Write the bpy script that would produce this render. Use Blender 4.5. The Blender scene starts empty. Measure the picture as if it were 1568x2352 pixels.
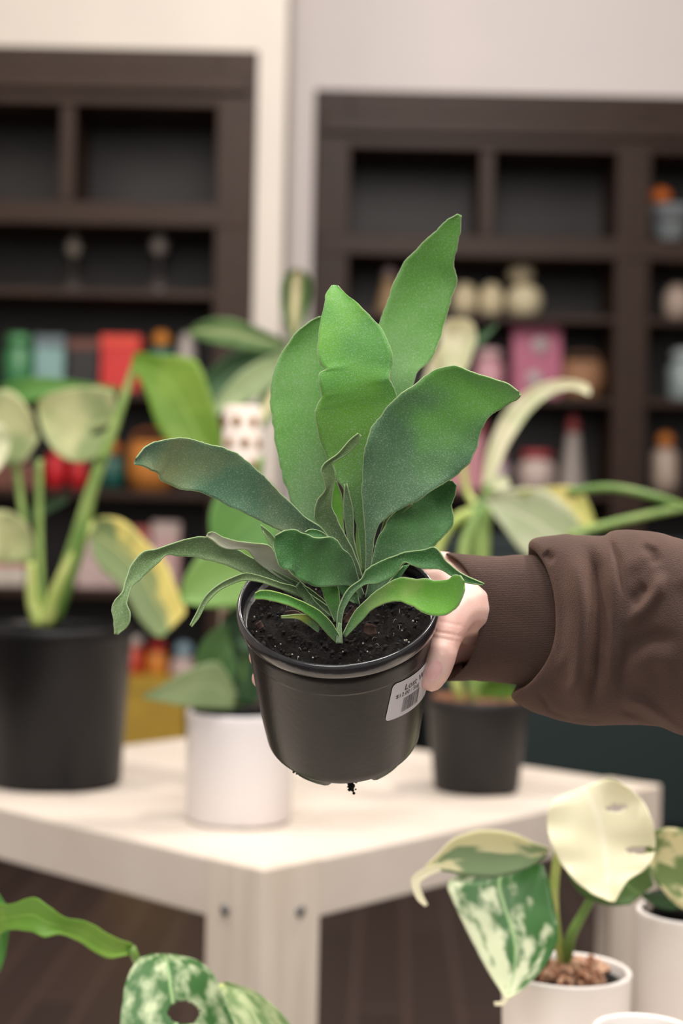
import bpy, bmesh, math, random
from mathutils import Vector, Matrix, noise
random.seed(7)
R = math.radians
# ------------------------------------------------------------------ camera, world, lights, exposure
S = bpy.context.scene
COL = S.collection
F = 3650.0                      # focal length in pixels of the 1568 x 2352 frame
cam_d = bpy.data.cameras.new('camera'); cam = bpy.data.objects.new('camera', cam_d); COL.objects.link(cam)
cam_d.sensor_fit = 'VERTICAL'; cam_d.sensor_height = 36; cam_d.sensor_width = 24
cam_d.lens = F / 2352 * 36; cam_d.clip_start = 0.02
cam_d.dof.use_dof = True; cam_d.dof.focus_distance = 0.815; cam_d.dof.aperture_fstop = 5.6
cam.matrix_world = Matrix.Translation((0, 0, 1.25)) @ Matrix.Rotation(R(90), 4, 'X') @ Matrix.Rotation(R(1.2), 4, 'Z')
CM = cam.matrix_world.copy()
S.camera = cam
S.view_settings.view_transform = 'Standard'; S.view_settings.look = 'None'
S.view_settings.gamma = 1; S.view_settings.use_curve_mapping = False
S.view_settings.exposure = 0.12
w = bpy.data.worlds.new('world'); S.world = w; w.use_nodes = True
w.node_tree.nodes['Background'].inputs[0].default_value = (1.0, 0.94, 0.90, 1)
w.node_tree.nodes['Background'].inputs[1].default_value = 0.38

def area(name, loc, target, size, power, col=(1, .93, .85)):
    d = bpy.data.lights.new(name, 'AREA'); d.shape = 'DISK'; d.size = size; d.energy = power; d.color = col
    o = bpy.data.objects.new(name, d); COL.objects.link(o); o.location = loc
    o.rotation_euler = (Vector(target) - Vector(loc)).to_track_quat('-Z', 'Y').to_euler()
    return o
area('ceiling_spot_table', (0.9, 2.3, 3.3), (0.2, 2.0, 0.8), 0.20, 38, (1, .90, .80))
area('ceiling_spot_side', (-0.9, 1.7, 3.3), (-0.1, 2.0, 0.8), 0.22, 26, (1, .93, .86))
area('ceiling_panel_front', (0.3, 0.2, 3.2), (0.0, 1.2, 1.1), 0.7, 30, (1, .95, .90))
area('fill_behind_camera', (-0.5, -1.5, 2.7), (0.0, 1.0, 1.2), 1.4, 40, (1, .96, .93))  # added fill light behind the camera, brightens the upright faces of the fern
area('fill_foreground', (0.9, 0.9, 2.9), (0.36, 1.18, 0.9), 0.3, 15, (1, .94, .87))  # added fill light, lifts the foreground plants
area('ceiling_panel_back', (0.3, 3.6, 3.7), (0.2, 6.3, 2.2), 1.6, 56, (1, .93, .88))
area('ceiling_panel_left', (-1.6, 3.4, 3.7), (-0.7, 5.9, 2.2), 1.2, 19, (1, .92, .82))

def P(px, py, d):               # point at depth d in front of the camera
    return CM @ Vector(((px - 784) / F * d, -(py - 1176) / F * d, -d))
ORG = CM.translation
def ray(px, py): return (P(px, py, 1) - ORG)
def W(px, py, Y):               # on the vertical plane y = Y
    r = ray(px, py); return ORG + r * (Y / r.y)
def G(px, py, z):               # on the horizontal plane
    r = ray(px, py); return ORG + r * ((z - ORG.z) / r.z)

# ------------------------------------------------------------------ materials
def lin(c):
    f = lambda v: v / 12.92 if v <= .04045 else ((v + .055) / 1.055) ** 2.4
    return tuple(f(x / 255) for x in c) + (1,)
def nd(nt, t, **kw):
    n = nt.nodes.new(t)
    for k, v in kw.items():
        if k in n.inputs: n.inputs[k].default_value = v
        else: setattr(n, k, v)
    return n
def mat(name, c, rough=.5, c2=None, scale=20, bump=0, bscale=200, spec=.5, metal=0, stretch=(1, 1, 1), sheen=0, coat=0, sub=0):
    m = bpy.data.materials.new(name); m.use_nodes = True; nt = m.node_tree; b = nt.nodes['Principled BSDF']
    b.inputs['Base Color'].default_value = lin(c); b.inputs['Roughness'].default_value = rough
    b.inputs['Specular IOR Level'].default_value = spec; b.inputs['Metallic'].default_value = metal
    b.inputs['Coat Weight'].default_value = coat
    if sheen: b.inputs['Sheen Weight'].default_value = sheen; b.inputs['Sheen Roughness'].default_value = .5
    if sub: b.inputs['Subsurface Weight'].default_value = sub; b.inputs['Subsurface Radius'].default_value = (1, .35, .2); b.inputs['Subsurface Scale'].default_value = .006
    tc = nd(nt, 'ShaderNodeTexCoord'); mp = nd(nt, 'ShaderNodeMapping', Scale=stretch); nt.links.new(tc.outputs['Object'], mp.inputs[0])
    if c2 is not None:
        n = nd(nt, 'ShaderNodeTexNoise', Scale=scale, Detail=4.0); nt.links.new(mp.outputs[0], n.inputs['Vector'])
        r = nd(nt, 'ShaderNodeMapRange'); r.inputs[1].default_value = .35; r.inputs[2].default_value = .65; nt.links.new(n.outputs[0], r.inputs[0])
        mx = nd(nt, 'ShaderNodeMix', data_type='RGBA'); mx.inputs[6].default_value = lin(c); mx.inputs[7].default_value = lin(c2)
        nt.links.new(r.outputs[0], mx.inputs[0]); nt.links.new(mx.outputs[2], b.inputs['Base Color'])
    if bump:
        n = nd(nt, 'ShaderNodeTexNoise', Scale=bscale, Detail=5.0); nt.links.new(mp.outputs[0], n.inputs['Vector'])
        bu = nd(nt, 'ShaderNodeBump', Strength=bump, Distance=.001); nt.links.new(n.outputs[0], bu.inputs['Height']); nt.links.new(bu.outputs[0], b.inputs['Normal'])
    return m
def leafmat(name, c, c2, edge=None, vein=None, veinw=.03, scale=14, lo=.42, hi=.58, fuzz=0, rough=.5, trans=.25, stretch=(1, 1, 1), uvn=False, spec=.4, bias=None, base=None):
    m = bpy.data.materials.new(name); m.use_nodes = True; nt = m.node_tree; b = nt.nodes['Principled BSDF']; L = nt.links.new
    b.inputs['Roughness'].default_value = rough; b.inputs['Specular IOR Level'].default_value = spec
    tc = nd(nt, 'ShaderNodeTexCoord'); mp = nd(nt, 'ShaderNodeMapping', Scale=stretch); L(tc.outputs['UV' if uvn else 'Object'], mp.inputs[0])
    n = nd(nt, 'ShaderNodeTexNoise', Scale=scale, Detail=3.5); L(mp.outputs[0], n.inputs['Vector'])
    r = nd(nt, 'ShaderNodeMapRange'); r.inputs[1].default_value = lo; r.inputs[2].default_value = hi; src = n.outputs[0]
    if bias:
        vm = nd(nt, 'ShaderNodeVectorMath', operation='DOT_PRODUCT'); L(tc.outputs['UV'], vm.inputs[0]); vm.inputs[1].default_value = (bias[0], bias[1], 0)
        ad = nd(nt, 'ShaderNodeMath', operation='ADD'); L(src, ad.inputs[0]); L(vm.outputs['Value'], ad.inputs[1])
        a2_ = nd(nt, 'ShaderNodeMath', operation='SUBTRACT'); L(ad.outputs[0], a2_.inputs[0]); a2_.inputs[1].default_value = (bias[0] + bias[1]) / 2; src = a2_.outputs[0]
    L(src, r.inputs[0])
    mx = nd(nt, 'ShaderNodeMix', data_type='RGBA'); mx.inputs[6].default_value = lin(c); mx.inputs[7].default_value = lin(c2); L(r.outputs[0], mx.inputs[0])
    out = mx.outputs[2]
    sp = nd(nt, 'ShaderNodeSeparateXYZ'); L(tc.outputs['UV'], sp.inputs[0])
    a = nd(nt, 'ShaderNodeMath', operation='SUBTRACT'); L(sp.outputs[0], a.inputs[0]); a.inputs[1].default_value = .5
    ab = nd(nt, 'ShaderNodeMath', operation='ABSOLUTE'); L(a.outputs[0], ab.inputs[0])
    def blend(src, col, v0, v1, f0=0., f1=1.):
        q = nd(nt, 'ShaderNodeMapRange'); q.inputs[1].default_value = v0; q.inputs[2].default_value = v1; q.inputs[3].default_value = f0; q.inputs[4].default_value = f1
        L(src, q.inputs[0]); k = nd(nt, 'ShaderNodeMix', data_type='RGBA'); L(q.outputs[0], k.inputs[0]); L(out, k.inputs[6]); k.inputs[7].default_value = lin(col); return k.outputs[2]
    if base: out = blend(sp.outputs[1], base, .45, .02, 0, .75)
    if vein: out = blend(ab.outputs[0], vein, veinw, veinw * .3)
    if fuzz:
        n2 = nd(nt, 'ShaderNodeTexNoise', Scale=1500., Detail=2.0); L(tc.outputs['Object'], n2.inputs['Vector'])
        out = blend(n2.outputs[0], (190, 205, 190), .5, .78, 0, fuzz)
        bu = nd(nt, 'ShaderNodeBump', Strength=.3, Distance=.0005); L(n2.outputs[0], bu.inputs['Height']); L(bu.outputs[0], b.inputs['Normal'])
        b.inputs['Sheen Weight'].default_value = .35
    if edge: out = blend(ab.outputs[0], edge, .490, .499)
    L(out, b.inputs['Base Color'])
    if trans:
        t = nd(nt, 'ShaderNodeBsdfTranslucent'); L(out, t.inputs[0]); ms = nd(nt, 'ShaderNodeMixShader'); ms.inputs[0].default_value = trans
        L(b.outputs[0], ms.inputs[1]); L(t.outputs[0], ms.inputs[2]); L(ms.outputs[0], nt.nodes['Material Output'].inputs[0])
    return m

# ------------------------------------------------------------------ object helpers
def empty(name, loc, label=None, cat=None, group=None):
    o = bpy.data.objects.new(name, None); COL.objects.link(o); o.location = loc; o.empty_display_size = .02
    if label: o['label'] = label
    if cat: o['category'] = cat
    if group: o['group'] = group
    return o
def tag(o, label, cat, group=None):
    o['label'] = label; o['category'] = cat
    if group: o['group'] = group
    return o
def gloc(p):
    v = Vector((0, 0, 0))
    while p is not None: v = v + Vector(p.location); p = p.parent
    return v
def build(name, vf, m, parent=None, origin=None, smooth=True, mods=(), uv=None, kind=None):
    """vf = (verts, faces) in world coordinates"""
    verts, faces = vf
    if parent is not None:
        base = gloc(parent); loc = Vector((0, 0, 0))
    else:
        if origin is None:
            xs = [v[0] for v in verts]; ys = [v[1] for v in verts]; zs = [v[2] for v in verts]
            origin = ((min(xs) + max(xs)) / 2, (min(ys) + max(ys)) / 2, min(zs))
        base = Vector(origin); loc = base
    me = bpy.data.meshes.new(name)
    me.from_pydata([Vector(v) - base for v in verts], [], faces); me.update()
    if uv is not None:
        ul = me.uv_layers.new(name='UVMap')
        for l in me.loops: ul.data[l.index].uv = uv[l.vertex_index]
    if smooth:
        for p in me.polygons: p.use_smooth = True
    if m: me.materials.append(m)
    o = bpy.data.objects.new(name, me); COL.objects.link(o); o.location = loc
    if parent is not None: o.parent = parent
    for t, kw in mods:
        md = o.modifiers.new(t.lower(), t)
        for k, v in kw.items(): setattr(md, k, v)
    if kind: o['kind'] = kind
    return o
def join(*vfs):
    V, Fc = [], []
    for v, f in vfs:
        k = len(V); V += [Vector(x) for x in v]; Fc += [tuple(i + k for i in q) for q in f]
    return V, Fc
def xf(vf, M): return [M @ Vector(v) for v in vf[0]], vf[1]
def box(lo, hi):
    (x0, y0, z0), (x1, y1, z1) = lo, hi
    v = [(x0, y0, z0), (x1, y0, z0), (x1, y1, z0), (x0, y1, z0), (x0, y0, z1), (x1, y0, z1), (x1, y1, z1), (x0, y1, z1)]
    return [Vector(q) for q in v], [(0, 3, 2, 1), (4, 5, 6, 7), (0, 1, 5, 4), (1, 2, 6, 5), (2, 3, 7, 6), (3, 0, 4, 7)]
def lathe(prof, n=64, close=False, squash=None):
    V, Fc = [], []
    for r, z in prof:
        for k in range(n):
            a = 2 * math.pi * k / n; V.append(Vector((r * math.cos(a), r * math.sin(a), z)))
    m = len(prof)
    for i in range(m - 1 if not close else m):
        for k in range(n):
            a, b = i * n + k, i * n + (k + 1) % n; c, d = ((i + 1) % m) * n + (k + 1) % n, ((i + 1) % m) * n + k
            Fc.append((a, b, c, d))
    if not close:
        Fc.append(tuple(reversed(range(n)))); Fc.append(tuple((m - 1) * n + k for k in range(n)))
    return V, Fc
def cr(pts, t):
    """catmull-rom through a list of tuples, t in 0..len-1"""
    n = len(pts); i = min(int(t), n - 2); f = t - i
    p1, p2 = pts[i], pts[i + 1]; p0 = pts[i - 1] if i > 0 else tuple(2 * a - b for a, b in zip(p1, p2)); p3 = pts[i + 2] if i + 2 < n else tuple(2 * b - a for a, b in zip(p1, p2))
    return tuple(.5 * (2 * b + (c - a) * f + (2 * a - 5 * b + 4 * c - d) * f * f + (3 * b - a - 3 * c + d) * f ** 3) for a, b, c, d in zip(p0, p1, p2, p3))
def tube(pts, rad, n=10, sub=6):
    """pts world vectors, rad per point; swept tube with rounded ends"""
    if not isinstance(rad, (list, tuple)): rad = [rad] * len(pts)
    q = [tuple(p) + (r,) for p, r in zip(pts, rad)]
    path = [cr(q, (len(q) - 1) * i / ((len(q) - 1) * sub)) for i in range((len(q) - 1) * sub + 1)]
    V, Fc = [], []; up = None
    for i, p in enumerate(path):
        a = Vector(path[max(i - 1, 0)][:3]); b = Vector(path[min(i + 1, len(path) - 1)][:3]); t = (b - a).normalized()
        if up is None: up = t.orthogonal().normalized()
        up = (up - t * up.dot(t)).normalized(); sd = t.cross(up)
        for k in range(n):
            g = 2 * math.pi * k / n; V.append(Vector(p[:3]) + (up * math.cos(g) + sd * math.sin(g)) * p[3])
    m = len(path)
    for i in range(m - 1):
        for k in range(n):
            Fc.append((i * n + k, i * n + (k + 1) % n, (i + 1) * n + (k + 1) % n, (i + 1) * n + k))
    Fc.append(tuple(reversed(range(n)))); Fc.append(tuple((m - 1) * n + k for k in range(n)))
    return V, Fc
def ball(c, r, seg=24, rng=14, sx=1, sy=1, sz=1):
    V, Fc = lathe([(max(r * math.sin(math.pi * i / rng), 1e-5), -r * math.cos(math.pi * i / rng)) for i in range(rng + 1)], seg)
    return [Vector((v.x * sx, v.y * sy, v.z * sz)) + Vector(c) for v in V], Fc
def leaf(name, A, B, D, parent, m, cup=.12, rip=0, nu=10, sub=5, thick=.0007, holes=(), wav=5.0, tilt=0, seed=0, label=None, jag=.8):
    """a blade spanned between two edge lines (tip last), D = depth of its midline at the stations"""
    n = len(A); 
    if not isinstance(D, (list, tuple)): D = (D, D)
    def dep(t): return cr([(x,) for x in D], t * (len(D) - 1))[0] if len(D) > 1 else D[0]
    NS = (n - 1) * sub; V, Fc, UV = [], [], []
    def wd_(t): a = cr(A, t * (n - 1)); b = cr(B, t * (n - 1)); return math.hypot(a[0] - b[0], a[1] - b[1])
    W0 = [wd_(i / NS) for i in range(NS + 1)]
    for _ in range(3): W0 = [sum(W0[max(0, i - sub):i + sub + 1]) / len(W0[max(0, i - sub):i + sub + 1]) for i in range(NS + 1)]
    for i in range(NS + 1):
        t = i / NS; a = cr(A, t * (n - 1)); b = cr(B, t * (n - 1)); d = dep(t)
        wl = math.hypot(a[0] - b[0], a[1] - b[1]) + 1e-6; nx, ny = (a[0] - b[0]) / wl, (a[1] - b[1]) / wl; jg = jag * min(1, wl / 60)
        ja = jg * (2.6 * noise.noise(Vector((a[0] * .035, a[1] * .035, 3 + seed))) + 1.0 * noise.noise(Vector((a[0] * .12, a[1] * .12, seed)))); jb = jg * (2.6 * noise.noise(Vector((b[0] * .035, b[1] * .035, 9 + seed))) + 1.0 * noise.noise(Vector((b[0] * .12, b[1] * .12, seed))))
        a = (a[0] + nx * ja, a[1] + ny * ja); b = (b[0] - nx * jb, b[1] - ny * jb)
        wdt = W0[i] / F * d
        for j in range(nu + 1):
            u = j / nu * 2 - 1
            px = a[0] + (b[0] - a[0]) * j / nu; py = a[1] + (b[1] - a[1]) * j / nu
            dd = d + cup * wdt * (1 - u * u) + tilt * wdt * u + rip * abs(u) ** 2 * wdt * math.sin(wav * t * 6.28 + seed + (1.7 if u > 0 else 0))
            dd += .03 * wdt * noise.noise(Vector((px * .012, py * .012, seed)))
            V.append(P(px, py, dd)); UV.append((j / nu, t))
    for i in range(NS):
        for j in range(nu):
            u = (j + .5) / nu * 2 - 1; t = (i + .5) / NS
            if any(((u - hu) / ru) ** 2 + ((t - ht) / rt) ** 2 < 1 for hu, ht, ru, rt in holes): continue
            k = i * (nu + 1) + j; Fc.append((k, k + 1, k + nu + 2, k + nu + 1))
    o = build(name, (V, Fc), m, parent, uv=UV, mods=[('SOLIDIFY', dict(thickness=thick, offset=0))])
    if label: o['label'] = label
    return o
def stem(name, pts, rad, parent, m, **kw):
    return build(name, tube([P(*p) for p in pts], rad, **kw), m, parent)

# materials
M_wall = mat('cream painted wall', (206, 198, 188), .75, (202, 194, 185), 3)
M_wallr = mat('pale painted wall', (208, 200, 197), .75, (205, 198, 196), 3)
M_wood = mat('dark walnut wood', (52, 34, 24), .5, (42, 27, 19), 9, .1, 60, stretch=(1, 1, 6), spec=.25)
M_back = mat('dark shelf backing', (34, 30, 31), .5, (28, 25, 26), 8, spec=.3)
M_tab = mat('whitewashed pine', (220, 209, 198), .5, (210, 198, 186), 6, .1, 90, stretch=(1, 1, 1))
M_leg = mat('whitewashed pine leg', (226, 214, 200), .5, (214, 201, 186), 14, .1, 90, stretch=(3, 3, .4))
M_steel = mat('zinc bolt', (120, 122, 124), .35, metal=.8)
M_black = mat('black nursery plastic', (20, 20, 23), .42, (16, 16, 19), 30, spec=.3)
M_black2 = mat('dark grey nursery plastic', (36, 34, 35), .5, (32, 30, 31), 30, spec=.3)
M_white = mat('white glazed ceramic', (236, 232, 234), .4, coat=.2)
M_white2 = mat('white matte pot', (236, 230, 226), .45)
M_soil = mat('potting soil', (10, 9, 9), .95, (24, 19, 17), 500, 1.0, 900, spec=.2)
M_bark = mat('orange bark chips', (150, 95, 66), .85, (216, 178, 150), 90, .8, 200)
M_stem = mat('green petiole', (120, 152, 80), .45, (150, 175, 100), 30)
M_stemp = mat('pale petiole', (196, 200, 130), .45, (160, 182, 90), 25)
M_stemd = mat('deep green petiole', (84, 122, 52), .45, (110, 140, 64), 30)

# ------------------------------------------------------------------ room
YL, YR = 5.8, 6.5
zt = W(300, 112, YL).z; zr = W(1100, 214, YR).z
xe = W(585, 500, YL).x; xc = W(650, 500, YL).x; xr = W(718, 500, YR).x
def quadbox(name, parts, m, **kw):
    o = build(name, join(*[box(a, b) for a, b in parts]), m, smooth=False, kind='structure', **kw); return o
quadbox('wall_left', [((-2.6, YL, zt), (xe, YL + .9, 4.0)), ((xe, YL, 0), (xc, YL + .9, 4.0))], M_wall)
quadbox('wall_side', [((-2.7, -.6, 0), (-2.6, YL + .9, 4.0))], M_wall)
quadbox('wall_right', [((3.2, -.6, 0), (3.3, YR + .5, 4.0))], M_wallr)
quadbox('wall_back', [((xc, YR, zr), (3.2, YR + .2, 4.0)), ((xc, YR, 0), (xr, YR + .2, zr)), ((xr, YR + .45, 0), (3.2, YR + .5, zr))], M_wallr)
fm = mat('dark plank floor', (62, 47, 42), .5)
nt = fm.node_tree; tc = nd(nt, 'ShaderNodeTexCoord'); mp = nd(nt, 'ShaderNodeMapping'); mp.inputs['Rotation'].default_value = (0, 0, R(91.8)); nt.links.new(tc.outputs['Object'], mp.inputs[0])
bk = nd(nt, 'ShaderNodeTexBrick', Scale=1.0); bk.inputs['Color1'].default_value = lin((64, 49, 44)); bk.inputs['Color2'].default_value = lin((54, 42, 39)); bk.inputs['Mortar'].default_value = lin((76, 60, 53))
bk.inputs['Mortar Size'].default_value = .012; bk.inputs['Mortar Smooth'].default_value = .6; bk.inputs['Brick Width'].default_value = 1.6; bk.inputs['Row Height'].default_value = .135
nt.links.new(mp.outputs[0], bk.inputs[0]); nt.links.new(bk.outputs[0], nt.nodes['Principled BSDF'].inputs['Base Color'])
quadbox('floor', [((-2.6, -.6, -.05), (3.2, YR + .5, 0))], fm)

# ------------------------------------------------------------------ bookcases
def bookcase(label, Y, top, x0, x1, dividers, cub, rail, mainx, posts, shelves, loc):
    t = empty('bookcase', loc, label, 'bookcase', None)
    dpt = .40
    def part(n, a, b, m=M_wood, bev=.006): return build(n, box(a, b), m, t, smooth=False, mods=[('BEVEL', dict(width=bev, segments=2))])
    part('back_panel', (x0, Y + dpt - .03, .0), (x1, Y + dpt, top), M_back, .001)
    zc0, zc1 = cub      # top and bottom of the upper cubbies
    # header: outer board and a proud moulding band
    part('header', (x0, Y - .01, zc0), (x1, Y + dpt - .03, top))
    part('header_moulding', (x0 + .03, Y - .04, zc0 + (top - zc0) * .22), (x1 - .03, Y - .011, zc0 + (top - zc0) * .58))
    part('rail', (x0 + .02, Y - .02, rail), (x1 - .02, Y + dpt - .03, zc1))
    for a, b in dividers: part('divider', (a, Y, zc1), (b, Y + dpt - .03, zc0))
    for a, b in posts: part('post', (a, Y - .015, 0), (b, Y + dpt - .031, top - .005))
    for z in shelves: part('shelf', (mainx[0], Y + .02, z - .03), (mainx[1], Y + dpt - .031, z), bev=.002)
    return t
wx = lambda px, Y, py=600: W(px, py, Y).x
wz = lambda py, Y, px: W(px, py, Y).z
lsh = [wz(y, YL + .02, 300) for y in (664, 897, 1126, 1354, 1582)] + [.35]
bookcase('dark wooden bookcase on the left with cubbies over crowded shelves, below the lower white wall', YL, zt, -2.0, xe,
         [(wx(132, YL), wx(165, YL)), (wx(-260, YL), wx(-230, YL))], (wz(243, YL, 300), wz(466, YL, 300)), wz(520, YL, 300), (-1.95, xe - .1),
         [(wx(492, YL), xe - .002), (-1.98, -1.86)], lsh, (-1.1, YL + .2, 0))
rsh = [wz(y, YR + .02, 1100) for y in (720, 908, 1126)] + [.9, .5]
bookcase('dark wooden bookcase on the right behind the fern, holding pink and cream wares', YR, zr, xr, 3.1,
         [(wx(1098, YR), wx(1132, YR)), (wx(1780, YR), wx(1810, YR))], (wz(345, YR, 1100), wz(542, YR, 1100)), wz(592, YR, 1100), (xr + .05, 3.05),
         [(xr + .002, wx(800, YR)), (wx(1412, YR), wx(1490, YR)), (2.6, 3.0)], rsh, (1.4, YR + .2, 0))
cubL, cubR = wz(466, YL, 300), wz(542, YR, 1100)

# shelf wares -----------------------------------------------------------
_mats = {}
def cm(c, rough=.5):
    k = (c, rough)
    if k not in _mats: _mats[k] = mat('shelf ware %d %d %d' % c, c, rough, tuple(max(0, int(v * .9)) for v in c), 30)
    return _mats[k]
def ware(kind, px0, px1, ptop, z, Y, c, label, c2=None, group=None):
    """a shop article standing at height z on a shelf; pixel span gives its width and height"""
    yy = Y + .12; a = W(px0, ptop, yy); b = W(px1, ptop, yy); wd = b.x - a.x; h = max(a.z - z, .02); cx = (a.x + b.x) / 2; r = wd / 2
    cy = yy + r * .2 + .04; M = Matrix.Translation((cx, cy, z + .0005)); c2 = c2 or c
    bev = [('BEVEL', dict(width=.004, segments=2))]
    def t(name, cat): return empty(name, (cx, cy, z), label, cat, group)
    dd = min(r, .08)
    if kind == 'box':          # lidded carton
        e = t('gift_box', 'box')
        build('carton', xf(box((-r, -dd, 0), (r, dd, h * .78)), M), cm(c), e, smooth=False, mods=bev)
        build('lid', xf(box((-r * 1.04, -dd * 1.04, h * .78), (r * 1.04, dd * 1.04, h)), M), cm(c2), e, smooth=False, mods=bev)
    elif kind == 'jar':
        e = t('jar', 'jar')
        build('body', xf(lathe([(r * .8, 0), (r, h * .08), (r, h * .66), (r * .72, h * .76), (r * .72, h * .8)], 32), M), cm(c, .3), e)
        build('lid', xf(lathe([(r * .8, h * .8), (r * .82, h * .96), (r * .7, h)], 32), M), cm(c2, .4), e)
    elif kind == 'ball':
        e = t('round_candle', 'candle')
        build('wax_ball', xf(lathe([(r * .5, 0)] + [(r * math.cos(q / 10 - .9), h / 2 + h / 2 * math.sin(q / 10 - .9) / .9) for q in range(0, 22)] , 32), Matrix.Translation((cx, cy, z + .0005))), cm(c), e)
        build('wick', xf(lathe([(.0015, h * .9), (.0015, h * 1.03)], 8), M), cm((60, 50, 40)), e)
    elif kind == 'cone':
        e = t('cone_ornament', 'ornament')
        build('cone', xf(lathe([(r, 0), (r * .95, h * .06), (r * .55, h * .6), (r * .45, h * .75)], 32), M), cm(c), e)
        build('cap', xf(lathe([(r * .5, h * .75), (r * .42, h * .9), (r * .1, h)], 32), M), cm(c2), e)
    elif kind == 'knob':       # covered pot with a round finial
        e = t('lidded_pot', 'pot')
        build('body', xf(lathe([(r * .7, 0), (r, h * .15), (r * .96, h * .5), (r * .6, h * .58)], 32), M), cm(c, .35), e)
        build('finial', ball((cx, cy, z + h * .58 + min(h * .21, r * .62) * .9), min(h * .21, r * .62)), cm(c2), e)
    elif kind == 'stick':
        e = t('candlestick', 'candlestick')
        build('foot', xf(lathe([(r, 0), (r * .9, h * .08), (r * .55, h * .2), (r * .2, h * .32)], 28), M), cm(c, .25), e)
        build('stem', xf(lathe([(r * .16, h * .32), (r * .12, h * .5), (r * .16, h * .62)], 16), M), cm(c, .25), e)
        build('cup', xf(lathe([(r * .2, h * .62), (r * .55, h * .7), (r * .6, h * .84), (r * .3, h * .92), (r * .25, h)], 28), M), cm(c2, .25), e)
    elif kind == 'bowl':
        e = t('bowl', 'bowl')
        build('bowl_wall', xf(lathe([(r * .45, 0), (r * .5, h * .1), (r * .85, h * .55), (r, h), (r * .93, h), (r * .78, h * .58), (r * .4, h * .15)], 36), M), cm(c, .35), e)
        build('band', xf(lathe([(r * .90, h * .60), (r * .98, h * .85), (r * .99, h * .85), (r * .93, h * .60)], 36, close=True), M), cm(c2, .35), e)
    elif kind == 'basket':
        e = t('basket', 'basket')
        build('wicker', xf(lathe([(r * .8, 0), (r, h * .3), (r * 1.0, h * .62), (r * .85, h * .8), (r * .78, h * .8), (r * .7, h * .1)], 36), M), cm(c, .7), e)
        build('handle', tube([Vector((cx - r * .8, cy, z + h * .75)), Vector((cx - r * .5, cy, z + h * .97)), Vector((cx + r * .5, cy, z + h * .97)), Vector((cx + r * .8, cy, z + h * .75))], .007), cm(c2, .7), e)
    elif kind == 'bag':
        e = t('gift_bag', 'bag')
        build('bag_body', xf(([(-r, -dd, 0), (r, -dd, 0), (r, dd, 0), (-r, dd, 0), (-r * 1.03, -dd * .6, h), (r * 1.03, -dd * .6, h), (r * 1.03, dd * .6, h), (-r * 1.03, dd * .6, h)], box((0, 0, 0), (1, 1, 1))[1]), M), cm(c), e, smooth=False)
        for q, s in ((.72, .36), (.26, .34)):
            V, Fc = lathe([(r * s, 0), (r * s, .004)], 28); RM = Matrix.Rotation(R(90), 4, 'X')
            build('round_print', xf((V, Fc), M @ Matrix.Translation(((.15 if q > .5 else -.1) * r, -dd * (1 - .4 * q) - .004, h * q)) @ RM), cm(c2), e)
    return e
T_ = (122, 148, 144)
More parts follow.
